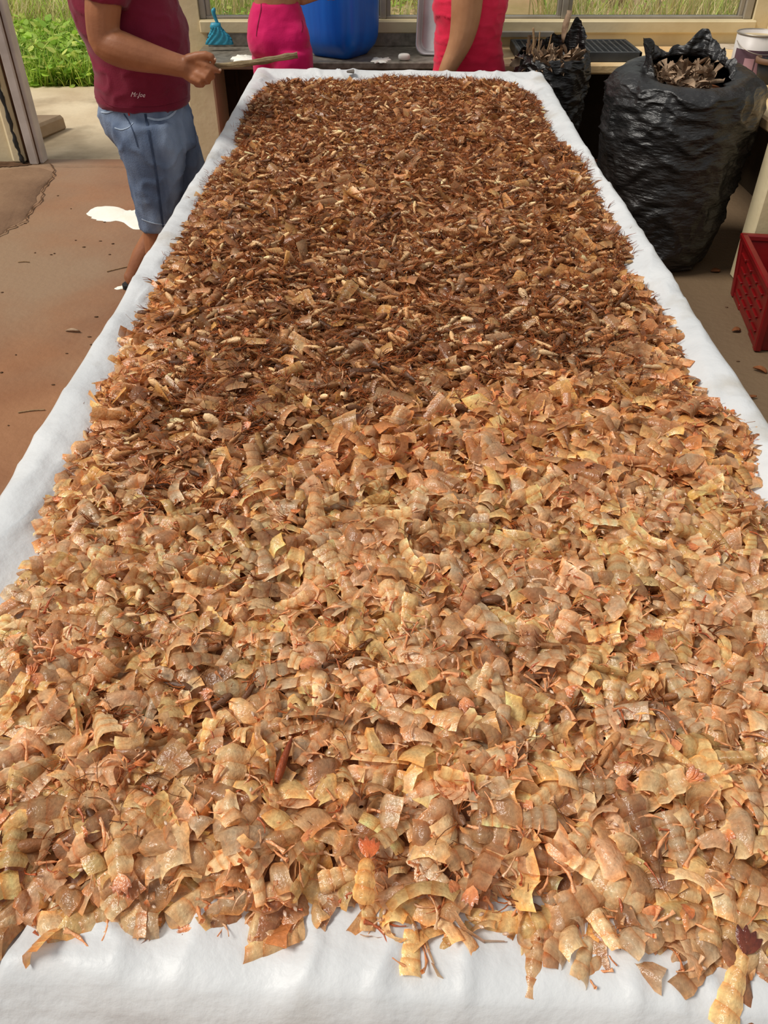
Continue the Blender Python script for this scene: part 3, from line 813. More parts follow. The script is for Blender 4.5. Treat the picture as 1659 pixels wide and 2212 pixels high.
def p_tube(P, rad, m, c0, c1):
    P = np.asarray(P, float); n = len(P); th = np.arange(m) * 2 * math.pi / m
    V, C = [], []
    for i in range(n):
        t = P[min(i + 1, n - 1)] - P[max(i - 1, 0)]; t = t / np.linalg.norm(t)
        a = np.cross(t, [0.13, .31, .94]); a /= np.linalg.norm(a); b_ = np.cross(t, a)
        V.append(P[i] + rad[i] * (np.cos(th)[:, None] * a + np.sin(th)[:, None] * b_))
        C.append(np.tile(np.array(c0) + (np.array(c1) - np.array(c0)) * i / (n - 1), (m, 1)))
    F = [(i * m + j, i * m + (j + 1) % m, (i + 1) * m + (j + 1) % m, (i + 1) * m + j) for i in range(n - 1) for j in range(m)]
    return np.concatenate(V), np.array(F), np.concatenate(C)
def cat(ps):
    V, F, C, k = [], [], [], 0
    for v, f, c in ps: V.append(v); F.append(f + k); C.append(c); k += len(v)
    return np.concatenate(V), np.concatenate(F), np.concatenate(C)
def p_leg(r, det):
    L = r.uniform(.018, .034); b_ = r.uniform(-1, 1)
    n = 5 if det else 3
    t = np.linspace(0, 1, n)
    P = np.stack([L * (t - .5), .25 * L * b_ * np.sin(math.pi * t), .18 * L * r.uniform(-1, 1) * np.sin(math.pi * t)], 1)
    R = .0022 * (1 - .75 * t) * (1 + .35 * np.cos(2 * math.pi * t * 2)) * r.uniform(.7, 1.15)
    return p_tube(P, R, 4 if det else 3, (1.12, 1.0, .92), (1.06, .80, .60))
def p_fan(r, det):
    ps = []
    for a in (-.55, -.2, .2, .55):
        L = r.uniform(.013, .018); w = .0032
        t = np.array([0, .35, .7, 1]); ww = np.array([.35, 1, .9, .12]) * w
        V = np.concatenate([np.stack([L * t, -ww, 0 * t], 1), np.stack([L * t, 0 * t, .0012 * np.sin(math.pi * t)], 1), np.stack([L * t, ww, 0 * t], 1)])
        R = np.array([[math.cos(a), -math.sin(a), 0], [math.sin(a), math.cos(a), 0], [0, 0, 1]])
        V = V @ R.T; V[:, 2] += a * .002
        F = np.array([(k * 4 + i, k * 4 + i + 1, k * 4 + i + 5, k * 4 + i + 4) for k in (0, 1) for i in range(3)])
        c = np.tile(np.array([[1.12, .86, .64], [1.08, .70, .48], [.86, .50, .36], [.45, .30, .26]]), (3, 1))
        ps.append((V, F, c))
    return cat(ps)
def p_head(r, det):
    """brown head: pointed pod with spike, folded legs and feelers"""
    L = r.uniform(.030, .050); w = r.uniform(.0050, .0085)
    n, m = {2: (8, 8), 1: (6, 6), 0: (5, 5)}[det]
    t = np.linspace(0, 1, n); th = np.arange(m) * 2 * math.pi / m
    prof = np.sin(math.pi * np.clip(t * .93 + .06, 0, 1)) ** .65 * (1 - .45 * t); bend = r.uniform(-.25, .25)
    V, C = [], []
    k0 = r.uniform(.75, 1.25)
    for i in range(n):
        rr = w * prof[i] * (1 + .15 * math.sin(7 * t[i] + k0))
        V.append(np.stack([np.full(m, L * (t[i] - .5)), rr * np.cos(th) * .8 + bend * L * t[i] ** 2 * .4, rr * np.sin(th) * (1.05 + .1 * math.sin(5 * t[i]))], 1))
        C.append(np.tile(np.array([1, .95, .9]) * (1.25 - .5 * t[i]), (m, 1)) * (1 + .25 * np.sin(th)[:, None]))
    idx = np.arange(n * m).reshape(n, m); nx = np.roll(idx, -1, 1)
    F = np.stack([idx[:-1], nx[:-1], nx[1:], idx[1:]], -1).reshape(-1, 4)
    return np.concatenate(V), F, np.concatenate(C)
def p_feelers(r, det):
    ps = []
    for k in range(4 if det == 2 else 3):
        L = r.uniform(.014, .032); a = r.uniform(-.7, .7)
        t = np.linspace(0, 1, 4 if det == 2 else 3)
        P = np.stack([L * t * math.cos(a), L * t * math.sin(a) + .004 * np.sin(3 * t), .010 * r.uniform(-.4, 1) * t ** 2], 1)
        ps.append(p_tube(P, .00075 * (1.2 - .8 * t) * r.uniform(.7, 1.4), 3, (1.05, .75, .5), (1.0, .6, .35)))
    return cat(ps)
def p_hair(r, det):
    n = 7 if det == 2 else 5
    L = r.uniform(.05, .11); t = np.linspace(0, 1, n); k = r.uniform(-2.6, 2.6)
    a = k * t
    P = np.stack([np.cumsum(np.cos(a)) * L / n, np.cumsum(np.sin(a)) * L / n, .012 * np.sin(math.pi * t) * r.uniform(-.2, 1)], 1)
    P -= P.mean(0)
    return p_tube(P, np.full(n, .00055) * (1.2 - .6 * t), 3, (1, 1, 1), (1, .8, .7))
PR = np.random.default_rng(5)
PROTO = {k: [[fn(PR, d) for _ in range(c)] for d in (0, 1, 2)] for k, fn, c in
         (('tail', p_tail, 16), ('plate', p_plate, 16), ('leg', p_leg, 10), ('fan', p_fan, 5), ('head', p_head, 14), ('feelers', p_feelers, 12), ('hair', p_hair, 10))}

pale = np.array([G(248, 216, 162), G(242, 204, 148), G(252, 224, 174), G(242, 202, 160), G(242, 210, 146), G(230, 190, 142), G(228, 198, 158), G(250, 218, 150), G(236, 190, 144),
                 G(202, 160, 116), G(212, 168, 120), G(182, 138, 100)])
brown = np.array([G(160, 110, 68), G(178, 126, 80), G(140, 92, 56), G(190, 142, 94), G(164, 106, 62), G(214, 174, 126), G(120, 80, 50), G(106, 70, 46), G(224, 190, 146)])
rust = np.array([G(158, 102, 58), G(140, 88, 50), G(174, 118, 70), G(124, 78, 48)])
legc = np.array([G(238, 182, 128), G(240, 204, 160), G(226, 158, 108), G(244, 212, 174), G(206, 120, 80)])

class Acc:
    def __init__(s): s.V, s.F, s.C, s.k = [], [], [], 0
    def add(s, proto, R, T, tint):
        v, f, c = proto
        n = len(T)
        if not n: return
        X = np.einsum('nij,vj->nvi', R, v) + T[:, None]
        s.V.append(X.reshape(-1, 3).astype(np.float32))
        s.F.append((f[None] + (s.k + np.arange(n) * len(v))[:, None, None]).reshape(-1, 4))
        if c.shape[1] == 3: c = np.concatenate([c, np.ones((len(c), 1))], 1)
        tint = np.concatenate([tint, np.ones((n, 1))], 1)
        s.C.append((c[None] * tint[:, None]).reshape(-1, 4).astype(np.float32))
        s.k += n * len(v)
    def build(s, name, m, label, catg='shells'):
        V, F, C = np.concatenate(s.V), np.concatenate(s.F), np.concatenate(s.C)
        print(name, len(F))
        o = link(name, me_from(V, F, True, np.clip(C, 0, 1)), m)
        return tag(o, label, catg, kind='stuff')
def rots(yaw, pitch, roll):
    cy, sy, cp, sp, cr, sr = np.cos(yaw), np.sin(yaw), np.cos(pitch), np.sin(pitch), np.cos(roll), np.sin(roll)
    z = np.zeros_like(cy); o = np.ones_like(cy)
    Rz = np.stack([cy, -sy, z, sy, cy, z, z, z, o], -1).reshape(-1, 3, 3)
    Ry = np.stack([cp, z, sp, z, o, z, -sp, z, cp], -1).reshape(-1, 3, 3)
    Rx = np.stack([o, z, z, z, cr, -sr, z, sr, cr], -1).reshape(-1, 3, 3)
    return Rz @ Ry @ Rx
def scatter(space, r, dmin=0.0):
    x0, y0 = PG.min(0) - .02; x1, y1 = PG.max(0) + .02
    x1 = min(x1, .95); x0 = max(x0, -.95)
    gx, gy = np.meshgrid(np.arange(x0, x1, space), np.arange(y0, y1, space))
    x = gx.ravel() + r.uniform(-.55, .55, gx.size) * space; y = gy.ravel() + r.uniform(-.55, .55, gx.size) * space
    d = heap_dist(x, y); k = d > dmin + r.uniform(-.012, .004, len(d))
    x, y, d = x[k], y[k], d[k]
    px, py = project(np.stack([x, y, np.full(len(x), HZ + .04)], -1))
    k = (px > -90) & (px < IW + 90)
    return x[k], y[k], d[k], py[k]

# bed under the loose pieces
bx, by = np.meshgrid(np.linspace(-.95, .95, 130), np.linspace(PG[:, 1].min() - .02, PG[:, 1].max() + .02, 320))
bd = heap_dist(bx, by)
bz = np.where(bd > .015, heap_h(bx, by, bd) - .013, TZ - .02)
bi = np.arange(bx.size).reshape(bx.shape)
keep = (bd[:-1, :-1] > .0) & (bd[1:, 1:] > .0) & (bd[:-1, 1:] > 0) & (bd[1:, :-1] > 0)
bf = np.stack([bi[:-1, :-1], bi[:-1, 1:], bi[1:, 1:], bi[1:, :-1]], -1)[keep]
bD = darkness(bx, by, bz, bd).ravel()
bedc = np.array(G(136, 88, 54))[None] * (1 - bD[:, None]) + np.array(G(112, 62, 34))[None] * bD[:, None]
bed = link('shell_crumbs', me_from(np.stack([bx, by, bz], -1).reshape(-1, 3), bf, True, bedc), M['head'])
tag(bed, 'brown crumbled shell filling the gaps low in the heap', 'shells', kind='stuff')

near, far_, feel = Acc(), Acc(), Acc()
cand_tail, cand_plate, cand_head = [], [], []
R_ = np.random.default_rng(99)
def sized(py): return np.where(py > 1050, 2, np.where(py > 620, 1, 0))
for layer, (space, dz) in enumerate(((.030, -.012), (.029, -.002), (.0300, .010))):
    x, y, d, py = scatter(space, R_)
    n = len(x)
    z = heap_h(x, y, d) + dz * sstep(0, .05, d) + R_.uniform(-.003, .004, n)
    z = np.maximum(z, TZ + .008)
    D = darkness(x, y, z, d)
    isdark = R_.random(n) < D
    kind = np.where(isdark, 'head', np.where(R_.random(n) < .56, 'tail', 'plate'))
    kind = np.where(isdark & (R_.random(n) < .16), 'tail', kind)
    yaw = R_.uniform(0, 2 * math.pi, n)
    yaw = np.where(isdark, R_.normal(0, .75, n) + math.pi * (R_.random(n) < .5), yaw)
    pitch = R_.normal(0, .34, n) + .1; roll = R_.normal(0, .6, n)
    roll = np.where(R_.random(n) < .12, roll + math.pi, roll)
    pitch = np.where(d < .05, pitch * .5, pitch)
    sc = R_.uniform(.95, 1.5, n)
    Rm = rots(yaw, pitch, roll) * sc[:, None, None]
    T = np.stack([x, y, z], 1)
    det = np.maximum(sized(py) - (layer == 0), 0)
    fade = sstep(1400, 500, py)[:, None]
    pc = pale[R_.integers(0, len(pale), n)] * R_.uniform(.66, 1.12, (n, 1))
    grey = (R_.random(n) < .06)[:, None]
    pc = np.where(grey, np.array(G(206, 182, 148)), pc)
    pc = pc * (1 - .22 * (isdark | (D > .5))[:, None] * np.ones(3)) * (1 - fade * np.array([.10, .16, .22]))
    bc = brown[R_.integers(0, len(brown), n)] * R_.uniform(.7, 1.25, (n, 1))
    lightfar = sstep(520, 260, py)[:, None]
    bc = bc * (1 + lightfar * np.array([.12, .10, .10]))
    tint = np.where((kind == 'head')[:, None], bc, pc)
    deep = {0: .80, 1: .92, 2: 1.0}[layer]
    tint = tint * deep if False else tint
    pick = R_.integers(0, 16, n)
    for i in np.nonzero((layer == 2) & (py < 2130))[0] if layer == 2 else ():
        (cand_tail if kind[i] == 'tail' else cand_plate if kind[i] == 'plate' else cand_head).append((py[i], i))
    sel = np.zeros(n, bool)
    if layer == 2:
        pxs = project(T)[0]
        chosen = {}
        for key, cl_ in (('tail', cand_tail), ('plate', cand_plate), ('head', cand_head)):
            cl_ = [(p, i) for p, i in cl_ if 8 < pxs[i] < IW - 8]
            cl_.sort(reverse=True)
            chosen[key] = [i for p, i in cl_[:300]]
            sel[chosen[key]] = True
        top = dict(T=T, Rm=Rm, tint=tint, pick=pick, py=py, px=pxs, d=d, kind=kind, ya=(yaw, pitch, roll, sc))
    for dlev in (0, 1, 2):
        for key, acc in (('tail', near), ('plate', near), ('head', far_)):
            np_ = len(PROTO[key][dlev])
            for p in range(np_):
                k = (det == dlev) & (kind == key) & (pick % np_ == p) & ~sel
                acc.add(PROTO[key][dlev][p], Rm[k], T[k], tint[k])
        # feelers and folded legs on the brown heads
        k0 = (det == dlev) & (kind == 'head')
        for p in range(12):
            k = k0 & (pick % 12 == p)
            if not k.any(): continue
            for _ in range(2):
                q = rots(yaw[k] + R_.normal(0, .5, k.sum()), R_.normal(-.25, .3, k.sum()), R_.uniform(-2, 2, k.sum())) * 1.15
                feel.add(PROTO['feelers'][dlev][p], q, T[k] + np.array([0, 0, .004]) + .012 * Rm[k][:, :, 0] * R_.uniform(-1, 1, (k.sum(), 1)), rust[R_.integers(0, 4, k.sum())] * R_.uniform(.8, 1.3, (k.sum(), 1)))
    # small legs, swimmerets and tail fans among the pale shells
    if layer:
        k0 = ~isdark & (R_.random(n) < .4)
        for rep in range(2):
            for p in range(10):
                k = k0 & (R_.integers(0, 10, n) == p)
                kk = k & (py > 700)
                m_ = kk.sum()
                if m_:
                    near.add(PROTO['leg'][1][p], rots(R_.uniform(0, 6.3, m_), R_.normal(0, .4, m_), R_.uniform(0, 6, m_)) * R_.uniform(.7, 1.15, (m_, 1, 1)),
                             T[kk] + np.concatenate([R_.uniform(-.014, .014, (m_, 2)), R_.uniform(.001, .010, (m_, 1))], 1), legc[R_.integers(0, 5, m_)] * .9)
        for p in range(5):
            kk = (R_.random(n) < .008) & (py > 560)
            m_ = kk.sum()
            near.add(PROTO['fan'][1][p], rots(R_.uniform(0, 6.3, m_), R_.normal(0, .3, m_), R_.normal(0, .5, m_)) * 1.1, T[kk] + np.array([0, 0, .008]), np.tile(np.array(G(228, 172, 122)), (m_, 1)))
# long loose feelers lying over everything
for space, lo, hi, col in ((.022, 100, 900, rust * .85), (.085, 900, 2100, rust * .6)):
    x, y, d, py = scatter(space, R_, -.01)
    k = (py > lo) & (py < hi) & ((d > .02) | (R_.random(len(x)) < .10)); x, y, d, py = x[k], y[k], d[k], py[k]
    z = heap_h(x, y, d) + .012
    for p in range(10):
        k = R_.integers(0, 10, len(x)) == p
        feel.add(PROTO['hair'][2 if lo > 800 else 0][p], rots(R_.uniform(0, 6.3, k.sum()), R_.normal(0, .15, k.sum()), R_.normal(0, .6, k.sum())), np.stack([x, y, z], 1)[k], col[R_.integers(0, 4, k.sum())])
# rice-pale crumbs
x, y, d, py = scatter(.05, R_)
m_ = len(x)
cr = p_tube(np.array([[-.004, 0, 0], [-.0015, 0, .0004], [.0015, 0, .0004], [.004, 0, 0]]), [.0006, .0022, .0022, .0006], 5, (1, 1, 1), (1, 1, 1))
near.add(cr, rots(R_.uniform(0, 6, m_), R_.normal(0, .4, m_), R_.uniform(0, 6, m_)), np.stack([x, y, heap_h(x, y, d) + .013], 1), np.tile(np.array(G(236, 206, 178)), (m_, 1)))

near.build('prawn_shell_mass', M['shell'], 'mass of pale amber prawn shells, legs and scraps too many to count')
far_.build('prawn_head_mass', M['head'], 'mass of dried brown prawn heads over the far half of the table')
feel.build('feeler_tangle', M['hairs'], 'tangle of fine rust-brown feelers and legs lying through the heap', 'feelers')

# ---- the pieces that show largest, each a thing of its own
def proto_me(key, det, p, m):
    v, f, c = PROTO[key][det][p]
    me = me_from(v, f, True, np.clip(c, 0, 1.3), key); me.materials.append(m); return me
ME = {(k, p): proto_me(k, 2, p, M['head'] if k == 'head' else M['shell']) for k in ('tail', 'plate', 'head', 'leg', 'fan', 'feelers') for p in range(len(PROTO[k][2]))}
def zone_of(px, py):
    s_ = 'far left' if px < 330 else 'left' if px < 664 else 'middle' if px < 996 else 'right' if px < 1328 else 'far right'
    return s_
alike = {}
names = {'tail': ('prawn_tail_shell', 'tail shell'), 'plate': ('prawn_shell_flake', 'shell flake'), 'head': ('dried_prawn', 'dried prawn')}
for key in ('tail', 'plate', 'head'):
    nm, word = names[key]
    grp = {'tail': 'banded tail shells at the near end of the heap', 'plate': 'folded shell flakes at the near end of the heap', 'head': 'brown dried prawns nearest the camera'}[key]
    for i in chosen[key]:
        p = int(top['pick'][i]) % len(PROTO[key][2])
        o = bpy.data.objects.new(nm, ME[key, p]); COL.objects.link(o)
        o.matrix_world = Matrix.Translation(Vector(top['T'][i].tolist())) @ Matrix(top['Rm'][i].tolist()).to_4x4()
        c = top['tint'][i]; o.color = (float(c[0]), float(c[1]), float(c[2]), 1)
        px_i, py_i = top['px'][i], top['py'][i]; yw, pt_, rl, sc_ = (q[i] for q in top['ya'])
        hue = ('greyish' if c[2] > .56 * c[0] and c[0] < .75 else 'yellow' if c[2] < .36 * c[0] else 'pinkish' if c[1] < .66 * c[0] else 'pale cream' if c[2] > .43 * c[0] else 'amber') if key != 'head' else ('pale brown' if c.sum() > .95 else 'dark brown' if c.sum() < .55 else 'rusty brown')
        a_ = abs(math.degrees(math.atan(math.tan(yw)))); lie = 'crosswise' if a_ < 25 else 'lengthwise' if a_ > 65 else 'aslant'
        size = 'big' if sc_ > 1.32 else 'small' if sc_ < 1.12 else 'middling'
        form = {'tail': 'banded', 'plate': 'folded', 'head': 'pointed'}[key] if math.cos(rl) > 0 else 'upturned'
        depth = ('near edge' if py_i > 1880 else 'near part' if py_i > 1640 else 'nearer middle') if key != 'head' else ('pale shells' if py_i > 1150 else 'mixed zone' if py_i > 930 else 'brown edge')
        tag(o, f'{size} {hue} {form} {word} lying {lie}, {depth}, {zone_of(px_i, py_i)}', 'shell' if key != 'head' else 'prawn', grp)
        alike.setdefault(o['label'], []).append((px_i, o))
        if key == 'tail':
            for q in range(2 if p % 3 else 1):
                l = bpy.data.objects.new('swimming_leg', ME['leg', (p + q) % 10]); COL.objects.link(l)
                l.parent = o; l.location = (.010 * (q * 2 - 1), .012 * (1 if p % 2 else -1), -.001); l.rotation_euler = (0, .3, 1.2 + q); l.color = (.90, .52, .27, 1)
            if p % 4 == 0:
                l = bpy.data.objects.new('tail_fan', ME['fan', p % 5]); COL.objects.link(l)
                xe = PROTO['tail'][2][p][0]; e = xe[-4]
                l.parent = o; l.location = e.tolist(); l.rotation_euler = (0, .35, 0); l.color = (.78, .47, .27, 1)
        if key == 'head':
            l = bpy.data.objects.new('feelers', ME['feelers', p % 12]); COL.objects.link(l)
            l.parent = o; l.location = (.012, 0, .002); l.color = (.50, .20, .07, 1)
for lab_, os_ in alike.items():
    if 1 < len(os_) < 12:
        os_.sort(key=lambda q: q[0])
        for j, (_, o) in enumerate(os_):
            o['label'] = lab_ + (', leftmost such' if j == 0 else ', rightmost such' if j == len(os_) - 1 else f", {('second', 'third', 'fourth', 'fifth', 'sixth', 'seventh', 'eighth', 'ninth', 'tenth')[j - 1]} such from left")
# pieces that stand out by themselves
def special(name, kind, p, px, py, z, rot, sc, col, label, fan=None, m='shell'):
    v, f, c = PROTO[kind][2][p]
    me = me_from(v, f, True, np.clip(c, 0, 1.3), kind); me.materials.append(M[m])
    o = bpy.data.objects.new(name, me); COL.objects.link(o)
    q = at_z(px, py, z); o.location = q.tolist(); o.rotation_euler = rot; o.scale = (sc, sc, sc); o.color = tuple(col) + (1,)
    tag(o, label, 'shell' if m == 'shell' else 'prawn')
    if fan is not None:
        l = bpy.data.objects.new('tail_fan', ME['fan', 2]); COL.objects.link(l); l.parent = o; l.location = v[-4].tolist(); l.color = tuple(fan) + (1,); l.scale = (1.3, 1.3, 1.3)
    return o
special('prawn_tail_shell', 'tail', 4, 1585, 2140, TZ + .02, (.1, -.35, 1.05), 1.35, G(250, 216, 150), 'pale tail shell with a dark red fan slipping over the front edge of the tarpaulin', G(120, 72, 58))
special('prawn_claw', 'leg', 2, 822, 2012, TZ + .012, (0, 0, 1.4), 1.3, G(190, 60, 40), 'single red curved leg lying on the tarpaulin at the front edge')
special('prawn_claw', 'leg', 5, 1250, 2066, TZ + .012, (0, 0, .2), 1.4, G(170, 60, 40), 'dark red jointed leg on the tarpaulin toward the right front edge')
special('dried_prawn', 'head', 3, 612, 1640, TZ + .078, (0, -.25, 1.35), 1.7, G(140, 66, 34), 'largest dark red-brown dried prawn standing out among pale near shells', None, 'head')
special('prawn_tail_shell', 'tail', 9, 788, 1900, TZ + .07, (0, -.2, 1.45), 1.15, G(248, 200, 128), 'straight amber tail shell pointing away with an orange fan at its tip', G(226, 146, 92))
# ================================================================== things on and below the counters
dk = boxo('counter_panel_or_shade_sheet', mat('dark_under_counter', lin(46, 36, 26), lin(60, 48, 34), 6, 0.8, 0.1, 30, 0.2), -1.06, 0.42, WB - 0.10, WB - 0.004, 0, CT - 0.042, 0.004)
tag(dk, 'dark brown boarding under the granite worktop', 'panel')
for i in range(5): boxo('board_batten', dk.data.materials[0], -0.99 + i * .30, -0.965 + i * .30, WB - 0.115, WB - 0.101, 0, CT - 0.05, 0.003, dk)
dk2 = boxo('counter_panel_or_shade_sheet', dk.data.materials[0], 0.525, 2.49, WB - 0.10, WB - 0.004, 0, CT - 0.057, 0.004)  # this sheet and the next are added dark to stand for shade
tag(dk2, 'dark sheet added as shade under the sandy worktop behind the black bags', 'panel')
dk3 = boxo('counter_panel_or_shade_sheet', dk.data.materials[0], 2.40, 2.495, 4.10, WB - 0.11, 0, CT - 0.057, 0.004)
tag(dk3, 'dark sheet added as shade against the side wall under the sandy worktop', 'panel')

# sky-blue hand brush standing on its bristles against the backsplash
bc = at_z(476, 95, CT); bb = empty('hand_brush', (bc[0], 5.86, CT), 'sky-blue hand brush standing on its bristles under the window', 'brush')
def bp(px, py): return at_y(px, py, 5.86)
rows = []
for py, l, r in ((96, 444, 504), (86, 447, 501), (76, 451, 494), (66, 455, 484), (58, 456, 477)):
    a, c = bp(l, py), bp(r, py); rows.append([(a[0] + c[0]) / 2, 5.86, max(a[2], CT + .001), (c[0] - a[0]) / 2, .022])
V, F = oval_stack(rows[::-1] if rows[0][2] > rows[-1][2] else rows, 40, 14, 2.2)
V[:, 0] += .003 * np.sign(np.sin(np.arange(len(V)) * 2.4)); V[:, 1] += .004 * np.sin(np.arange(len(V)) * 1.7)
link('bristles', me_from(V, F), M['brush'], bb)
a, c = bp(466, 62), bp(466, 50)
link('brush_block', me_from(*oval_stack([[a[0], 5.86, a[2], .033, .02], [a[0], 5.86, a[2] + .012, .036, .022], [c[0], 5.86, c[2] + .002, .030, .02]], 24)), M['brush'], bb)
link('brush_handle', me_from(*tube(spline([bp(472, 56), bp(468, 46), bp(464, 36), bp(461, 26), bp(462, 20)], 16), [.012, .010, .010, .010, .010, .010, .010, .011, .011, .012, .013, .013, .014, .014, .013, .010], 10)), M['brush'], bb)
# powder, soap, paper scraps on the granite
pw = patch([at_z(*p, CT)[:2] for p in [(500, 128), (515, 121), (535, 122), (565, 128), (570, 138), (540, 140), (515, 136)]], CT + .0005, .008, M['powder'], 'powder_spill', None, 4, .02)
tag(pw, 'spilled white powder on the granite worktop below the blue brush', 'powder')
V, F = ellipsoid((0, 0, 0), (1, 1, 1), 20, 11); V = np.sign(V) * np.abs(V) ** .7
c = at_z(873, 132, CT); tag(link('soap_bar', me_from(V * np.array([.037, .024, .019]) + np.array([c[0], c[1] + .02, CT + .020]), F), M['soap']), 'small white bar of soap on the granite worktop edge', 'soap')
ps = patch([at_z(*p, CT)[:2] for p in [(803, 130), (815, 126), (826, 128), (838, 126), (840, 133), (822, 136), (806, 136)]], CT + .0005, .006, M['powder'], 'paper_scrap', None, 8, .02)
tag(ps, 'crumpled white paper scrap between the blue drum and the soap', 'paper')

# big blue drum with rounded square body, turned a corner towards the camera
dc = at_y(735, 60, 5.72); DR = []
dx, dy = dc[0], 5.745
th = np.arange(64) * 2 * math.pi / 64
def sq(r, z, ang, p=6.0):
    c, s = np.cos(th), np.sin(th); q = (np.abs(c) ** p + np.abs(s) ** p) ** (-1 / p)
    x, y = r * q * c, r * q * s
    return np.stack([dx + x * math.cos(ang) - y * math.sin(ang), dy + x * math.sin(ang) + y * math.cos(ang), np.full(64, z)], 1)
prof = [(.125, .001), (.135, .004), (.176, .055), (.190, .100), (.194, .16), (.197, .30), (.198, .44), (.197, .50), (.190, .54), (.205, .55), (.205, .58), (.196, .585), (.188, .56)]
R = [sq(r, CT + z, math.radians(58)) for r, z in prof]
dr_ = link('plastic_drum', me_from(*ringmesh(R)), M['drum'], None, None); tag(dr_, 'large blue plastic drum with rounded corners on the granite worktop', 'drum')
dr_.modifiers.new('e', 'EDGE_SPLIT').split_angle = math.radians(50)

# aluminium tray leaning on the window
def rrect(w, h, r, n=8):
    P = []
    for cx, cy, a0 in ((w - r, h - r, 0), (-w + r, h - r, 90), (-w + r, -h + r, 180), (w - r, -h + r, 270)):
        for i in range(n):
            a = math.radians(a0 + 90 * i / (n - 1)); P.append((cx + r * math.cos(a), cy + r * math.sin(a)))
    return np.array(P)
tr = []
for s_, d_ in ((1.0, 0), (1.0, .006), (.985, .006), (.97, .0), (.955, -.045), (.93, -.055)):
    q = rrect(.26 * s_ if False else .26 - (1 - s_) * .5, .34 - (1 - s_) * .5, .06)
    tr.append(np.stack([q[:, 0], np.full(len(q), -d_), q[:, 1] + .34], 1))
V, F = ringmesh(tr[::-1] if False else tr, cap0=False, cap1=True)
lean = math.radians(-14); yawt = math.radians(-10)
V = V @ np.array(Euler((lean, 0, 0)).to_matrix()).T @ np.array(Euler((0, 0, yawt)).to_matrix()).T
bl = at_z(893, 128, CT)
V = V + np.array([bl[0] + .27, 5.66, CT + .004 - V[:, 2].min()])
to = link('metal_tray', me_from(V, F), M['tray']); tag(to, 'large aluminium tray with rounded corners leaning upright behind the person in coral', 'tray')
so = to.modifiers.new('t', 'SOLIDIFY'); so.thickness = .003

# black seedling tray lattice
x0, x1, y0, y1 = 0.82, 1.57, 5.50, 5.93
gt = empty('seedling_tray', ((x0 + x1) / 2, y0, CT), 'black plastic lattice seedling tray lying on the sandy worktop', 'tray')
fr = merge([box(x0, x1, y0, y0 + .018, CT + .001, CT + .055, .003), box(x0, x1, y1 - .018, y1, CT + .001, CT + .055, .003),
            box(x0, x0 + .018, y0, y1, CT + .001, CT + .055, .003), box(x1 - .018, x1, y0, y1, CT + .001, CT + .055, .003)])
link('tray_frame', fix(*fr), M['gridplastic'], gt)
bars = [box(x0 + .02 + i * .038, x0 + .030 + i * .038, y0 + .01, y1 - .01, CT + .03, CT + .052, 0) for i in range(19)] + \
       [box(x0 + .01, x1 - .01, y0 + .02 + i * .038, y0 + .030 + i * .038, CT + .03, CT + .050, 0) for i in range(11)]
link('tray_lattice', fix(*merge(bars)), M['gridplastic'], gt)
link('tray_bottom', fix(*box(x0 + .01, x1 - .01, y0 + .01, y1 - .01, CT + .002, CT + .010, 0)), M['rubber'], gt)
a, c = at_y(1040, 76, WB - .04), at_y(1196, 76, WB - .04)
mb = boxo('metal_bar', M['alu'], a[0], c[0], WB - .06, WB - .028, CT + .058, CT + .092, .004); tag(mb, 'grey metal bar lying along the wall behind the seedling tray', 'bar')
# cardboard with a white ball
p = [at_z(*q, CT)[:2] for q in [(1474, 94), (1530, 100), (1596, 108), (1592, 92), (1560, 86), (1490, 84)]]
cdb = patch(p, CT + .001, .012, M['card'], 'cardboard_piece', None, 5, .02); tag(cdb, 'torn grey cardboard piece on the sandy worktop in the corner', 'cardboard')
c = at_y(1535, 88, 5.80); tag(link('white_ball', me_from(*ellipsoid((c[0], 5.80, CT + .016 + .03), (.030, .030, .030), 20, 14)), M['bulb']), 'small white ball resting on the torn cardboard', 'ball')

# paint can
cc = at_z(1626, 172, CT); cx, cy = cc[0] + .012, cc[1] + .10; CR = .118
can = empty('paint_can', (cx, cy, CT), 'white paint can with a plum and mauve label on the side worktop', 'can')
def cyl(prof, m=48, a0=0, a1=2 * math.pi, c=(0, 0)):
    full = abs(a1 - a0 - 2 * math.pi) < 1e-6
    t = a0 + (a1 - a0) * (np.arange(m) / (m if full else m - 1))
    return ringmesh([np.stack([c[0] + r * np.cos(t), c[1] + r * np.sin(t), np.full(m, z)], 1) for r, z in prof], False, False, full)
CH = .215
link('can_body', me_from(*cyl([(.0, .002), (CR * .97, .002), (CR, .006), (CR, CH), (CR * .985, CH), (CR * .985, CH - .03), (0, CH - .03)], 48, c=(cx, cy)) if False else cyl([(.001, CT + .002), (CR * .97, CT + .002), (CR, CT + .006), (CR, CT + CH), (CR * .96, CT + CH), (CR * .95, CT + CH - .05), (.001, CT + CH - .05)], 48, c=(cx, cy))), M['canwhite'], can)
link('can_rim', me_from(*tube([(cx + CR * math.cos(t), cy + CR * math.sin(t), CT + CH) for t in np.linspace(0, 2 * math.pi, 49)], [.005] * 49, 6, False)), M['canmetal'], can)
link('can_contents', me_from(*cyl([(.001, CT + CH - .018), (CR * .955, CT + CH - .018)], 48, c=(cx, cy))), M['caninside'], can)
def lab(nm, a0, a1, z0, z1, m, k=1): link(nm, me_from(*cyl([(CR + .0006 * k, CT + z0), (CR + .0006 * k, CT + z1)], 24, math.radians(a0), math.radians(a1), (cx, cy))), m, can)
lab('label_band', 190, 350, .012, .145, M['candark'])
lab('label_panel', 226, 252, .02, .105, M['canpink'], 2); lab('label_panel', 256, 290, .02, .115, M['canpink'], 2)
lab('label_panel', 294, 330, .03, .085, M['canpink'], 2)
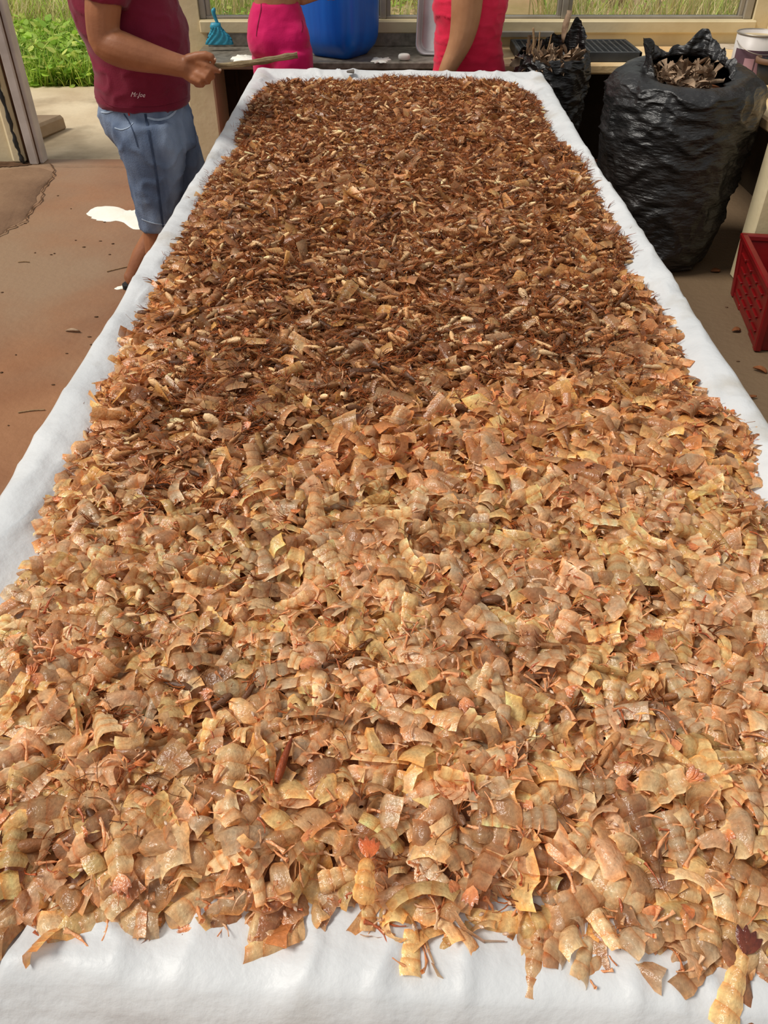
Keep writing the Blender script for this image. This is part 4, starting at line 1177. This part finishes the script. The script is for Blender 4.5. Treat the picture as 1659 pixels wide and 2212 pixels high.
link('bail_handle', me_from(*tube([(cx + (CR + .006) * math.cos(t), cy - .02 + (CR + .02) * math.sin(t) * .9, CT + CH - .035 - .05 * abs(math.sin(t))) for t in np.linspace(math.pi, 2 * math.pi, 20)], [.002] * 20, 6)), M['canmetal'], can)
# plant pot in front of the can
pp = at_z(1654, 186, CT); px_, py_ = pp[0] + .03, pp[1] + .075
pt = empty('plant_pot', (px_, py_, CT), 'small dark plant pot with a brown rim in front of the paint can', 'pot')
link('pot_body', me_from(*cyl([(.001, CT + .001), (.055, CT + .001), (.075, CT + .115), (.068, CT + .115), (.05, CT + .03), (.001, CT + .03)], 36, c=(px_, py_))), M['pot'], pt)
link('pot_rim', me_from(*cyl([(.075, CT + .100), (.086, CT + .100), (.088, CT + .125), (.076, CT + .127), (.070, CT + .100)], 36, c=(px_, py_))), M['potrim'], pt)

# ------------------------------------------------------------------ black bags of husks
def bag(name, cx, cy, prof, seed, label, peaks, sx=1.0, sy=1.0, tilt=0.0):
    """prof: (radius, z); the last rows are the loose collar"""
    m, n = 220, 150
    P = spline(prof, n); t = np.arange(m) * 2 * math.pi / m
    T, Z = np.meshgrid(t, np.arange(n))
    r, z = P[:, 0][:, None] + 0 * T, P[:, 1][:, None] + 0 * T
    zc = prof[-1][1]; k = np.arange(n)[:, None] / (n - 1)
    Q = np.stack([np.cos(T) * 2.0 + seed, np.sin(T) * 2.0, z * 5.5], -1)
    Q2 = Q + .5 * np.stack([fbm(Q * .8 + 5, 2, seed + 11), fbm(Q * .8 + 9, 2, seed + 12), fbm(Q * .8 + 13, 2, seed + 13)], -1)
    wr = (1 - np.abs(vnoise(Q2 * np.array([.9, .9, 1.5]), seed)) * 1.2) ** 3; wr2 = (1 - np.abs(vnoise(Q2 * np.array([1.8, 1.8, 4.0]) + 7, seed + 4)) * 1.1) ** 3
    big = fbm(Q * .55 + 3, 2, seed + 9)
    r = r * (1 + .05 * big) + .020 * (wr - .3) + .013 * (wr2 - .3)
    col = sstep(.78, 1.0, k)
    for a, hgt, wd in peaks:
        dd = np.angle(np.exp(1j * (T - math.radians(a)))); z = z + hgt * np.exp(-(dd / wd) ** 2) * col
    z = z + .03 * fbm(np.stack([np.cos(T) * 4, np.sin(T) * 4, 0 * T], -1), 3, seed + 2) * col
    r = r + .022 * fbm(np.stack([np.cos(T) * 7, np.sin(T) * 7, z * 12], -1), 2, seed + 5) * col
    z = z + tilt * np.sin(T) * sstep(.35, .8, k)
    z = np.maximum(z, .002)
    V = np.stack([cx + r * np.cos(T) * sx, cy + r * np.sin(T) * sy, z], -1)
    V, F = ringmesh(V, True, False)
    o = link(name, me_from(V, F), M['bag']); tag(o, label, 'bag', 'black plastic bags of husks')
    return o
bag2 = bag('husk_bag', 1.475, 4.335, [(.05, .003), (.24, .004), (.295, .04), (.315, .14), (.335, .30), (.352, .48), (.362, .64), (.37, .76), (.365, .84), (.345, .885), (.30, .915), (.25, .92), (.21, .91), (.195, .92), (.205, .945), (.215, .955)], 3,
           'large black plastic bag standing in front of the corner worktop', [(62, .10, .30), (20, .02, .4), (160, .07, .5), (262, -.07, 1.0), (330, -.04, .4)], tilt=.03)
bag1 = bag('husk_bag', 0.985, 5.245, [(.04, .003), (.13, .004), (.17, .04), (.185, .2), (.195, .40), (.205, .58), (.21, .70), (.20, .78), (.19, .82), (.185, .83), (.182, .83)], 8,
           'smaller black plastic bag with stalks sticking out beside the table corner', [(40, .13, .4), (90, .05, .5), (262, -.02, 1.0)])
def leaf_me(r, L, w):
    t = np.linspace(0, 1, 6); ww = w * np.sin(math.pi * (t * .9 + .06)) ** .8
    k = r.uniform(.3, 1.2)
    V = np.concatenate([np.stack([L * t, s * ww * math.cos(k), np.abs(s) * ww * math.sin(k) + .2 * L * r.uniform(-1, 1) * t ** 2], 1) for s in (-1, 0, 1)])
    F = np.array([(a * 6 + i, a * 6 + i + 1, a * 6 + i + 7, a * 6 + i + 6) for a in (0, 1) for i in range(5)])
    return V, F
rr = np.random.default_rng(4)
def leaves(name, cx, cy, cz, rad, n, label, sz=.10):
    vs, fs, k = [], [], 0
    for i in range(n):
        V, F = leaf_me(rr, rr.uniform(.6, 1.2) * sz, rr.uniform(.12, .22) * sz)
        R = np.array(Euler((rr.normal(0, .6), rr.normal(-.25, .5), rr.uniform(0, 6.3))).to_matrix())
        a, q = rr.uniform(0, 6.3), rad * math.sqrt(rr.random())
        V = V @ R.T + np.array([cx + q * math.cos(a), cy + q * math.sin(a), cz + rr.uniform(-.03, .035) - .25 * q * 0])
        vs.append(V); fs.append(F + k); k += len(V)
    o = link(name, me_from(np.concatenate(vs), np.concatenate(fs)), M['dryleaf']); tag(o, label, 'husks', kind='stuff')
    return o
leaves('dry_husks', 1.455, 4.33, .875, .15, 170, 'dry greyish-brown husks filling the large black bag', .09)
leaves('dry_husks', 0.96, 5.22, .775, .155, 220, 'dry brown husks filling the smaller black bag', .10)
# fill under the husks so that the bags are not hollow
for (x, y, z, r) in ((1.455, 4.335, .84, .20), (0.965, 5.23, .74, .17)):
    th_ = np.arange(40) * 2 * math.pi / 40
    R = [np.stack([x + r * q * np.cos(th_), y + r * q * np.sin(th_), z + .03 * (1 - q) + 0 * th_], 1) for q in (1, .7, .35, .05)]
    link('husk_fill', me_from(*ringmesh(R, False, True)), M['brownleaf'], bag2 if x > 1.2 else bag1)
for i, (p0, p1, r0, lb) in enumerate([((1152, 62), (1150, 122), .010, 'tall dark dry stalk standing nearest the coral top in the smaller bag'),
                                      ((1166, 70), (1155, 140), .007, 'thin pale dry stalk in the middle of the smaller bag'),
                                      ((1191, 76), (1174, 128), .006, 'short slanting dry stalk in the smaller bag')]):
    a, c = at_y(*p0, 5.22), at_y(*p1, 5.20); P = spline([c, (a + c) / 2 + np.array([.006, 0, .0]), a], 12)
    o = link('dry_stalk', me_from(*tube(P, np.linspace(r0, r0 * .6, 12), 7)), M['stalk']); tag(o, lb, 'stalk', 'stalks in the smaller bag')
a = at_y(1216, 92, 5.30); V, F = leaf_me(np.random.default_rng(3), .16, .028); V = V @ np.array(Euler((0, -1.45, .4)).to_matrix()).T
o = link('curled_leaf', me_from(V + a, F), M['dryleaf']); tag(o, 'curled upright dry leaf at the back of the smaller bag', 'leaf')
o.modifiers.new('t', 'SOLIDIFY').thickness = .003

# ------------------------------------------------------------------ red plastic crate
ce = empty('plastic_crate', (1.98, 3.46, 0), 'dark red plastic crate on the floor in front of the cream post', 'crate')
hx, hy, Hc = .235, .285, .31
rotc = math.radians(-9); Rc = np.array([[math.cos(rotc), -math.sin(rotc), 0], [math.sin(rotc), math.cos(rotc), 0], [0, 0, 1]])
def crx(V): 
    V = np.array(V, float); k = 1 + .10 * (V[:, 2:3] / Hc); V[:, :2] *= k[:, :1]
    return V @ Rc.T + np.array([1.955, 3.475, 0])
def cpart(nm, parts):
    V, F = merge(parts); link(nm, fix(crx(V), F), M['crate'], ce)
tk = .012
cpart('crate_bottom', [box(-hx, hx, -hy, hy, .004, .018, .003)])
for nm, b_ in (('crate_wall', (-hx, -hx + tk, -hy, hy)), ('crate_wall', (hx - tk, hx, -hy, hy)), ('crate_wall', (-hx + tk, hx - tk, -hy, -hy + tk)), ('crate_wall', (-hx + tk, hx - tk, hy - tk, hy))):
    cpart(nm, [box(b_[0], b_[1], b_[2], b_[3], .012, Hc - .02, .002)])
cpart('crate_rim', [box(-hx - .016, hx + .016, -hy - .016, -hy + .016, Hc - .03, Hc, .006), box(-hx - .016, hx + .016, hy - .016, hy + .016, Hc - .03, Hc, .006),
                    box(-hx - .016, -hx + .016, -hy, hy, Hc - .03, Hc, .006), box(hx - .016, hx + .016, -hy, hy, Hc - .03, Hc, .006)])
for j in range(4):
    for i in range(4):
        y0 = -hy + .06 + i * .118 + (.03 if j % 2 else 0)
        cpart('crate_rib', [box(-hx - .009, -hx + .001, y0, y0 + .085, .06 + j * .055, .066 + j * .055 + .006, .002)])
for s_ in (-1, 1): cpart('crate_corner', [box(-hx - .012, -hx + .02, s_ * hy - .02, s_ * hy + .02, .004, Hc - .02, .006)])
cpart('crate_foot', [box(-hx - .004, -hx + .03, -hy, -hy + .16, .0, .03, .004)]); cpart('crate_foot', [box(-hx - .004, -hx + .03, hy - .16, hy, .0, .03, .004)])

# ------------------------------------------------------------------ on the floor
sp_ = patch([at_z(*p, 0)[:2] for p in [(186, 459), (205, 447), (250, 446), (275, 455), (300, 453), (330, 455), (335, 480), (322, 492), (290, 496), (262, 479), (225, 478), (200, 472)]], .0005, .002, M['painted_sun'], 'painted_sun_patch', None, 2, .012)  # sunlit patches laid on the floor as thin white flakes
tag(sp_, 'painted patch of sunlight on the floor behind the person in maroon', 'painted_sun')
s2 = patch([at_z(*p, 0)[:2] for p in [(248, 623), (260, 618), (276, 618), (280, 622), (266, 624), (252, 626)]], .0005, .002, M['painted_sun'], 'painted_sun_patch', None, 3, .004)
tag(s2, 'small painted fleck of sunlight on the floor beside the maroon-shirted person heel', 'painted_sun')
def floor_leaf(px, py, L, w, yaw, m, label):
    V, F = leaf_me(np.random.default_rng(int(px)), L, w); V = V - V.mean(0)
    V = V @ np.array(Euler((.1, 0, yaw)).to_matrix()).T; V[:, 2] -= V[:, 2].min() - .003
    c = at_z(px, py, 0); o = link('fallen_leaf', me_from(V + np.array([c[0], c[1], 0]), F), m); tag(o, label, 'leaf', 'leaves fallen on the floor')
    o.modifiers.new('t', 'SOLIDIFY').thickness = .002
floor_leaf(158, 718, .075, .016, -.2, M['dryleaf'], 'pale dry leaf with a stem on the bare floor beside the table')
floor_leaf(1640, 804, .06, .018, -.6, M['brownleaf'], 'olive brown leaf on the floor past the red crate')
floor_leaf(1590, 717, .045, .018, .2, M['brownleaf'], 'reddish brown leaf on the floor beside the red crate')
floor_leaf(1545, 588, .05, .02, .1, M['brownleaf'], 'brown leaf on the floor beside the large black bag')
floor_leaf(1618, 862, .06, .012, .1, M['brownleaf'], 'dark narrow leaf on the floor beside the table near the crate')
for px, py, L, yaw, lb in ((255, 581, .12, .6, 'thin slanting twig on the floor near the maroon-shirted person heel'), (51, 566, .06, 0, 'short straight twig on the floor beyond the dry leaf'), (68, 888, .10, .2, 'forked pale straw on the floor beside the table')):
    c = at_z(px, py, .004); d = np.array([math.cos(yaw), math.sin(yaw), 0]) * L / 2
    tag(link('twig', me_from(*tube(spline([c - d, c + np.array([.004, .006, 0]), c + d], 8), [.0028] * 8, 6)), M['stalk']), lb, 'twig')
fz = np.random.default_rng(8); sv, sf, k = [], [], 0
for i in range(170):
    x, y = (fz.uniform(-3.2, -1.0), fz.uniform(1.4, 5.6)) if i < 110 else (fz.uniform(1.0, 1.7), fz.uniform(2.0, 4.0))
    if i < 110 and x > -.95 - 0 * y: continue
    V, F = ellipsoid((x, y, .002), (fz.uniform(.003, .012), fz.uniform(.003, .009), .002), 6, 3); sv.append(V); sf += [tuple(j + k for j in f) for f in F]; k += len(V)
tag(link('floor_grit', me_from(np.concatenate(sv), sf), M['crack']), 'dark specks of grit scattered over the floor', 'grit', kind='stuff')

# ================================================================== people
def row(py, l, r, Y, ry):
    a, c = at_y(l, py, Y), at_y(r, py, Y)
    return [(a[0] + c[0]) / 2, Y, (a[2] + c[2]) / 2, (c[0] - a[0]) / 2, ry]
def folds(amp, sc, seed, amp2=0.0, sc2=(1, 1, 1)):
    return lambda co, no: amp * fbm(co * np.array(sc), 3, seed) + (amp2 * (np.maximum(0, 1 - np.abs(fbm(co * np.array(sc2), 2, seed + 3)) * 2.2) ** 2) if amp2 else 0)
def head_parts(c, fx, fy):
    """head looking along (fx, fy): skull, jaw, nose, ears, lips"""
    c = np.array(c, float); f = np.array([fx, fy, 0]); s = np.array([-fy, fx, 0])
    P = [ellipsoid(c + [0, 0, .03], (.090, .090, .105)), ellipsoid(c + f * .025 - [0, 0, .055], (.068, .068, .070))]
    P.append(tube([c + f * .085 + [0, 0, .02], c + f * .104 - [0, 0, .012], c + f * .092 - [0, 0, .024]], [.010, .015, .012], 8))
    P.append(tube([c + f * .080 - s * .024 - [0, 0, .056], c + f * .093 - [0, 0, .056], c + f * .080 + s * .024 - [0, 0, .056]], [.007, .010, .007], 8))
    for k in (-1, 1): P.append(ellipsoid(c + s * k * .088 - f * .005, (.018, .018, .030)))
    return P
def face_and_hair(root, c, fx, fy, long=False):
    c = np.array(c, float); f = np.array([fx, fy, 0]); s = np.array([-fy, fx, 0])
    for k in (-1, 1): link('eye', me_from(*ellipsoid(c + f * .078 + s * k * .032 + [0, 0, .018], (.012, .012, .010))), M['eye'], root)
    H = [ellipsoid(c - f * .012 + [0, 0, .055], (.098, .098, .098))]
    if long: H.append(tube([c - f * .06 + [0, 0, .02], c - f * .085 - [0, 0, .10], c - f * .10 - [0, 0, .24]], [.07, .065, .03], 12))
    link('hair', weld(H, .012, 4, folds(.004, (30, 30, 12), 4)), M['hair'], root)

# ---- man in a maroon shirt holding a stick over the table
MY = 3.87
man = empty('person', at_y(330, 640, 3.85) * np.array([1, 1, 0]), 'person in a maroon shirt and denim shorts holding a stick over the table', 'person')
shirt_rows = [row(*q[:3], MY, q[3]) for q in [(225, 218, 408, .170), (205, 212, 409, .178), (175, 209, 409, .185), (140, 206, 409, .192), (100, 196, 408, .200), (60, 174, 402, .206), (20, 160, 386, .210), (-20, 155, 372, .212),
                                              (-60, 160, 352, .212), (-95, 178, 330, .205), (-120, 200, 312, .165), (-140, 224, 296, .100)]]
sleeve = tube([at_y(252, -105, 3.76), at_y(236, -60, 3.66), at_y(224, -10, 3.615), at_y(223, 4, 3.612)], [.088, .092, .090, .088], 18, False)
sleeve_l = tube([at_y(252, -105, 3.98), at_y(246, -70, 4.06), at_y(244, -20, 4.10)], [.088, .09, .085], 18, False)
shirt = weld([oval_stack(shirt_rows, 40, 40), sleeve, sleeve_l], .010, 5, folds(.0045, (9, 9, 7), 2, .006, (10, 10, 15)))
shirt_bvh = bvh_of(shirt)
link('shirt', shirt, M['maroon'], man)
arm_px = [(242, -95, 3.70, .066), (230, -40, 3.625, .068), (223, 10, 3.605, .068), (222, 55, 3.595, .064), (229, 92, 3.585, .062), (262, 107, 3.575, .066), (300, 119, 3.57, .060), (350, 132, 3.565, .048), (388, 142, 3.56, .0415), (402, 145, 3.56, .041)]
A = spline([list(at_y(q[0], q[1], q[2])) + [q[3]] for q in arm_px], 30)
body = [tube(A[:, :3], A[:, 3], 16)]
h = lambda px, py, Y=3.55: at_y(px, py, Y)
body.append(tube([h(396, 143, 3.56), h(414, 146, 3.56), h(432, 147, 3.56), h(441, 148, 3.56)], [.040, .047, .045, .036], 14, True, .72))
body.append(tube([h(404, 154), h(420, 164), h(432, 166)], [.032, .034, .026], 12, True, .8))
fing = [([(428, 134, 3.535), (447, 142, 3.528), (462, 149, 3.530), (473, 154, 3.535)], [.0155, .0145, .0125, .0105]),
        ([(406, 128, 3.545), (428, 121, 3.535), (446, 119, 3.530), (457, 123, 3.528), (462, 131, 3.530)], [.020, .0175, .0155, .0145, .0105]),
        ([(432, 150, 3.535), (452, 158, 3.520), (460, 165, 3.535), (446, 167, 3.560)], [.0150, .0142, .0130, .0115]),
        ([(426, 160, 3.530), (446, 168, 3.515), (450, 176, 3.530), (436, 176, 3.560)], [.0148, .0140, .0128, .0112]),
        ([(416, 169, 3.530), (434, 177, 3.518), (437, 184, 3.530), (424, 183, 3.560)], [.0135, .0125, .0115, .0105])]
for pts, rad in fing: body.append(tube([h(*p) for p in pts], rad, 10))
# other arm, hanging on the far side
body.append(tube([at_y(250, -95, 4.05), at_y(244, 0, 4.13), at_y(262, 90, 4.14), at_y(300, 150, 4.10), at_y(330, 190, 4.07)], [.066, .062, .052, .042, .034], 14))
# legs
body.append(tube([at_y(352, 400, 3.76), at_y(344, 470, 3.76), at_y(340, 505, 3.755), at_y(342, 545, 3.755), at_y(352, 590, 3.765), at_y(358, 618, 3.77)], [.085, .066, .066, .062, .046, .040], 16))
body.append(tube([at_y(372, 400, 3.99), at_y(352, 480, 3.98), at_y(332, 520, 3.97), at_y(308, 556, 3.945), at_y(293, 584, 3.92), at_y(286, 602, 3.905)], [.085, .066, .062, .056, .044, .040], 16))
def foot(hx_, hy_, fx_=1.0, fy_=0.1):
    f = np.array([fx_, fy_, 0]); c0 = np.array([hx_, hy_, 0])
    P = [tube([c0 + [0, 0, .055], c0 + f * .06 + [0, 0, .060], c0 + f * .13 + [0, 0, .048], c0 + f * .19 + [0, 0, .038]], [.036, .038, .036, .028], 12)]
    s = np.array([-fy_, fx_, 0])
    for k in range(5): P.append(tube([c0 + f * .185 + s * (.030 - .015 * k) + [0, 0, .036], c0 + f * (.235 - .008 * k) + s * (.032 - .016 * k) + [0, 0, .032]], [.011, .0095 - .0004 * k], 8))
    return P
hl = at_y(284, 606, 3.905); hr = at_y(361, 632, 3.77)
body += foot(hl[0], hl[1]) + foot(hr[0], hr[1])
# trunk, neck and head
body.append(oval_stack([row(q[0], q[1] + 14, q[2] - 14, MY, q[3] - .03) for q in [(250, 232, 405, .16), (200, 215, 405, .17), (140, 212, 404, .18), (60, 185, 396, .19), (-20, 165, 362, .19), (-90, 185, 322, .18), (-120, 210, 305, .12)]], 28, 24))
nk = at_y(258, -128, MY)
hc = np.array([nk[0] + .05, MY, nk[2] + .185])
body.append(tube([nk - [0, 0, .05], nk + [.02, 0, .06], hc - [.01, 0, .06]], [.075, .062, .060], 14))
body += head_parts(hc, .94, .34)
link('body', weld(body, .0055, 3), M['skin'], man)
face_and_hair(man, hc, .94, .34)
for pts, rad in (fing[0], fing[1]):
    e = h(*pts[-1]); link('nail', me_from(*ellipsoid(e + np.array([.006, -.006, .006]), (.006, .005, .005), 10, 6)), M['nail'], man)
# shorts
sh_rows = [row(*q[:3], MY + .005, q[3]) for q in [(205, 222, 402, .150), (235, 216, 405, .165), (262, 224, 413, .172), (290, 246, 418, .170), (315, 266, 424, .155)]]
lg1 = [row(*q[:3], 3.765, q[3]) for q in [(262, 240, 380, .110), (300, 254, 392, .130), (340, 268, 396, .130), (385, 283, 394, .122), (430, 292, 388, .115), (470, 302, 380, .110), (489, 306, 374, .106)]]
lg2 = [row(*q[:3], 3.985, q[3]) for q in [(255, 280, 405, .110), (300, 300, 424, .125), (345, 312, 437, .125), (400, 322, 440, .115), (450, 328, 434, .106), (478, 330, 425, .104)]]
shorts = weld([oval_stack(sh_rows, 36, 20), oval_stack(lg1, 32, 30), oval_stack(lg2, 32, 30)], .010, 5, folds(.005, (9, 9, 5), 6, .008, (11, 11, 9)))
shorts_bvh = bvh_of(shorts)
so_ = link('shorts', shorts, M['denim'], man)
for nm, path, w, m_ in [('side_seam', [(314, 246), (320, 280), (330, 330), (337, 370), (342, 410), (347, 450), (352, 490)], .010, 'denimdark'),
                        ('back_pocket_edge', [(248, 276), (262, 280), (278, 276), (288, 266)], .005, 'denimlight'),
                        ('back_yoke_seam', [(268, 246), (276, 258), (284, 274), (292, 296), (298, 318)], .005, 'denimdark'),
                        ('front_pocket_edge', [(318, 254), (340, 259), (362, 254), (376, 243), (381, 232)], .009, 'denimlight'),
                        ('back_pocket_edge', [(219, 242), (232, 243), (246, 238)], .007, 'denimlight'),
                        ('hem_band', [(307, 473), (322, 479), (338, 483), (354, 485), (368, 484)], .006, 'denimlight'),
                        ('pocket_tab', [(278, 244), (279, 247), (280, 250)], .007, 'redtag')]:
    strip_on(nm, shorts_bvh, path, w, M[m_], so_)
# lettering printed above the shirt hem
cu = bpy.data.curves.new('lettering', 'FONT'); cu.body = 'Mr.Joe'; cu.size = 1; cu.shear = .35
to_ = bpy.data.objects.new('tmp', cu); COL.objects.link(to_); bpy.context.evaluated_depsgraph_get().update()
tm = bpy.data.meshes.new_from_object(to_.evaluated_get(bpy.context.evaluated_depsgraph_get())); bpy.data.objects.remove(to_)
n_ = len(tm.vertices); co = np.empty(n_ * 3, np.float32); tm.vertices.foreach_get('co', co); co = co.reshape(-1, 3)
x0_, x1_ = co[:, 0].min(), co[:, 0].max()
for i in range(n_):
    u = (co[i, 0] - x0_) / (x1_ - x0_); hh = on_surface(shirt_bvh, 283 + 31 * u, 208 - 15 * co[i, 1] + 2 * u, .003)
    if hh is not None: co[i] = hh[0]
tm.vertices.foreach_set('co', co.ravel()); tm.update()
link('lettering', tm, M['print'], man)
for pts in ([(217, 213), (228, 226), (245, 235), (270, 238), (300, 238), (340, 237), (380, 229), (405, 217)],):
    strip_on('shirt_hem', shirt_bvh, [(x, y - 6) for x, y in pts], .004, M['maroon'], man)
# flip-flop soles
for c0 in (hl, hr):
    q = spline([(-.05, 0), (-.03, .035), (.06, .036), (.16, .048), (.235, .035), (.26, 0), (.235, -.04), (.16, -.046), (.06, -.034), (-.03, -.035), (-.05, 0)], 41)[:-1]
    V = [(c0[0] + a, c0[1] + b_ + a * .1, z) for z in (.001, .022) for a, b_ in q]
    link('flip_flop', fix(V, [tuple(range(39, -1, -1)), tuple(range(40, 80))] + [(i, (i + 1) % 40, 40 + (i + 1) % 40, 40 + i) for i in range(40)]), M['rubber'], man)
# the stick
SP = spline([h(448, 144, 3.548), h(500, 141, 3.55), (h(560, 133, 3.555)), h(610, 124, 3.56), h(643, 119, 3.565)], 24)
V, F = tube(SP, [.0115 + .0015 * math.sin(i * 1.1) for i in range(24)], 8, False, .62)
V = V + .0012 * np.stack([vnoise(V * 90, i) for i in range(3)], 1)
tag(link('wooden_stick', me_from(V, F, False), M['wood']), 'weathered flat wooden stick held out over the far end of the table', 'stick')

# ---- woman in magenta trousers at the worktop
WY = 5.33
w2 = empty('person', (at_y(605, 150, WY)[0], WY, 0), 'person in magenta trousers standing at the worktop beside the blue drum', 'person')
tr_rows = [row(*q[:3], WY, q[3]) for q in [(3, 547, 645, .105), (18, 542, 651, .118), (35, 538, 657, .130), (55, 535, 661, .142), (80, 535, 666, .150), (104, 539, 671, .140), (116, 546, 668, .115)]]
zt = at_y(612, 150, WY)[2]; xt = at_y(612, 150, WY)[0]
def leg_rows(x0, y0, ztop, x1, r0, r1, r2): return [[x0, y0, ztop + .06, r0, r0 * 1.1], [x0, y0, ztop - .06, r0, r0 * 1.05], [(x0 + x1) / 2, y0, .42, r1, r1], [x1, y0, .08, r2, r2]]
tl = [oval_stack(leg_rows(xt - .108, WY + .03, zt + .05, xt - .10, .074, .070, .062), 24, 24), oval_stack(leg_rows(xt + .062, WY - .03, zt + .05, xt + .08, .118, .085, .065), 24, 24)]
seat = [ellipsoid(at_y(585, 84, WY - .06), (.095, .10, .11)), ellipsoid(at_y(632, 82, WY - .05), (.10, .10, .11))]
trs = weld([oval_stack(tr_rows, 36, 26)] + tl + seat, .012, 5, folds(.003, (10, 10, 8), 12, .003, (12, 12, 16)))
tb_ = bvh_of(trs); t_o = link('trousers', trs, M['pink'], w2)
for nm, path in (('side_seam', [(564, 2), (564, 20), (560, 40), (556, 60), (554, 78)]), ('waistband', [(549, 5), (570, 8), (600, 9), (630, 8), (643, 5)]), ('pocket_slit', [(652, 45), (654, 58), (652, 70)])):
    strip_on(nm, tb_, path, .006, M['pinkdark'] if nm != 'waistband' else M['pink'], t_o, .002)
zw = tr_rows[0][2]; xw = tr_rows[0][0]
bd2 = [oval_stack([[xw, WY, zw - .08, .115, .09], [xw, WY, zw + .02, .125, .10], [xw, WY, zw + .12, .135, .10], [xw, WY, 1.33, .15, .10], [xw, WY, 1.39, .10, .07]], 26, 20)]
hp = at_y(706, -10, 5.46)
bd2.append(tube([(xw + .13, WY, 1.34), (xw + .20, WY - .02, 1.20), (hp[0] - .13, WY + .02, hp[2] - .005), (hp[0] - .02, 5.42, hp[2] + .02)], [.05, .045, .038, .030], 12))
for k in range(4): bd2.append(tube([(hp[0] - .03 + .018 * k, 5.42, hp[2] + .025), (hp[0] - .018 + .018 * k, 5.455, hp[2] + .022), (hp[0] - .012 + .018 * k, 5.462, hp[2] - .018 - .004 * (k % 2))], [.0105, .010, .0085], 8))
bd2.append(tube([(hp[0] - .05, 5.42, hp[2] + .02), (hp[0] - .055, 5.45, hp[2] - .01)], [.012, .010], 8))
bd2.append(tube([(xw - .14, WY, 1.34), (xw - .17, WY + .08, 1.20), (xw - .12, WY + .2, 1.06)], [.05, .042, .03], 12))
hc2 = np.array([xw, WY + .02, 1.56]); bd2.append(tube([(xw, WY, 1.36), (xw, WY + .01, 1.48)], [.055, .05], 12)); bd2 += head_parts(hc2, .3, .95)
for fx_, dy_ in ((xt - .09, -.01), (xt + .10, .02)): bd2 += foot(fx_, WY + dy_, .2, .98) + [tube([(fx_, WY + dy_, .05), (fx_, WY + dy_, .2)], [.04, .045], 10)]
link('body', weld(bd2, .008, 3), M['skin2'], w2)
link('top', weld([oval_stack([[xw, WY, zw + .07, .150, .115], [xw, WY, 1.25, .155, .12], [xw, WY, 1.36, .155, .11], [xw, WY, 1.40, .11, .08]], 28, 16)], .012, 4, folds(.003, (10, 10, 10), 5)), M['beige'], w2)
face_and_hair(w2, hc2, .3, .95, True)

# ---- woman in a coral sleeveless top
w3 = empty('person', (at_y(1015, 150, WY)[0], WY, 0), 'person in a coral-red sleeveless top standing behind the far end of the table', 'person')
cr_rows = [row(*q[:3], WY, q[3]) for q in [(157, 935, 1093, .135), (140, 937, 1090, .138), (120, 938, 1086, .140), (100, 938, 1083, .142), (80, 940, 1081, .145), (52, 941, 1085, .152), (26, 936, 1091, .160), (0, 938, 1097, .160), (-35, 946, 1098, .150), (-75, 965, 1085, .125), (-95, 985, 1065, .09)]]
topm = weld([oval_stack(cr_rows, 40, 36)], .010, 4, folds(.004, (9, 9, 9), 15, .007, (9, 9, 20)))
link('sleeveless_top', topm, M['coral'], w3)
tp_bvh = bvh_of(topm); strip_on('top_hem', tp_bvh, [(938, 150), (970, 153), (1010, 154), (1050, 153), (1088, 150)], .008, M['coral'], w3, .003)
ar = [(1010, -70, 5.19, .080), (1010, -20, 5.16, .088), (1008, 15, 5.15, .086), (1004, 50, 5.145, .080), (996, 85, 5.14, .070), (985, 112, 5.135, .060), (973, 136, 5.13, .052), (962, 160, 5.135, .045), (953, 182, 5.145, .036), (949, 198, 5.15, .032)]
A = spline([list(at_y(q[0], q[1], q[2])) + [q[3]] for q in ar], 26)
b3 = [tube(A[:, :3], A[:, 3], 16)]
e = A[-1, :3]
b3.append(tube([e, e + [-.008, 0, -.07]], [.032, .034], 12, True, .6))
for k in range(4): b3.append(tube([e + [-.026 + .017 * k, 0, -.085], e + [-.022 + .014 * k, .008, -.125], e + [-.018 + .012 * k, .028, -.15 + .004 * k]], [.0095, .009, .008], 8))
b3.append(tube([e + [-.03, -.005, -.03], e + [-.05, -.008, -.075]], [.012, .010], 8))
xs = cr_rows[-1][0]
b3.append(tube([(xs + .04, WY + .14, 1.36), (xs + .06, WY + .2, 1.1), (xs - .02, WY + .2, .88)], [.075, .062, .04], 12))
b3.append(oval_stack([[q[0], q[1], q[2], q[3] - .02, q[4] - .02] for q in cr_rows], 26, 20))
hc3 = np.array([xs - .02, WY, 1.58]); b3.append(tube([(xs, WY, 1.36), (xs - .01, WY, 1.5)], [.06, .055], 12)); b3 += head_parts(hc3, -.95, .3)
x3 = cr_rows[0][0]
for fx_, dy_ in ((x3 - .085, -.02), (x3 + .085, .03)): b3 += foot(fx_, WY + dy_, -.9, .3) + [tube([(fx_, WY + dy_, .05), (fx_, WY + dy_, .2)], [.042, .048], 10)]
link('body', weld(b3, .0075, 3), M['skin2'], w3)
face_and_hair(w3, hc3, -.95, .3, True)
z3 = cr_rows[0][2]
link('trousers', weld([oval_stack([[x3, WY, z3 + .03, .19, .125], [x3, WY, z3 - .05, .20, .135], [x3, WY, z3 - .14, .20, .135]], 30, 10), oval_stack(leg_rows(x3 - .085, WY - .01, z3 - .05, x3 - .085, .105, .085, .07), 24, 20),
                       oval_stack(leg_rows(x3 + .085, WY + .02, z3 - .05, x3 + .085, .105, .085, .07), 24, 20)], .012, 4, folds(.003, (8, 8, 8), 3)), M['pattern'], w3)
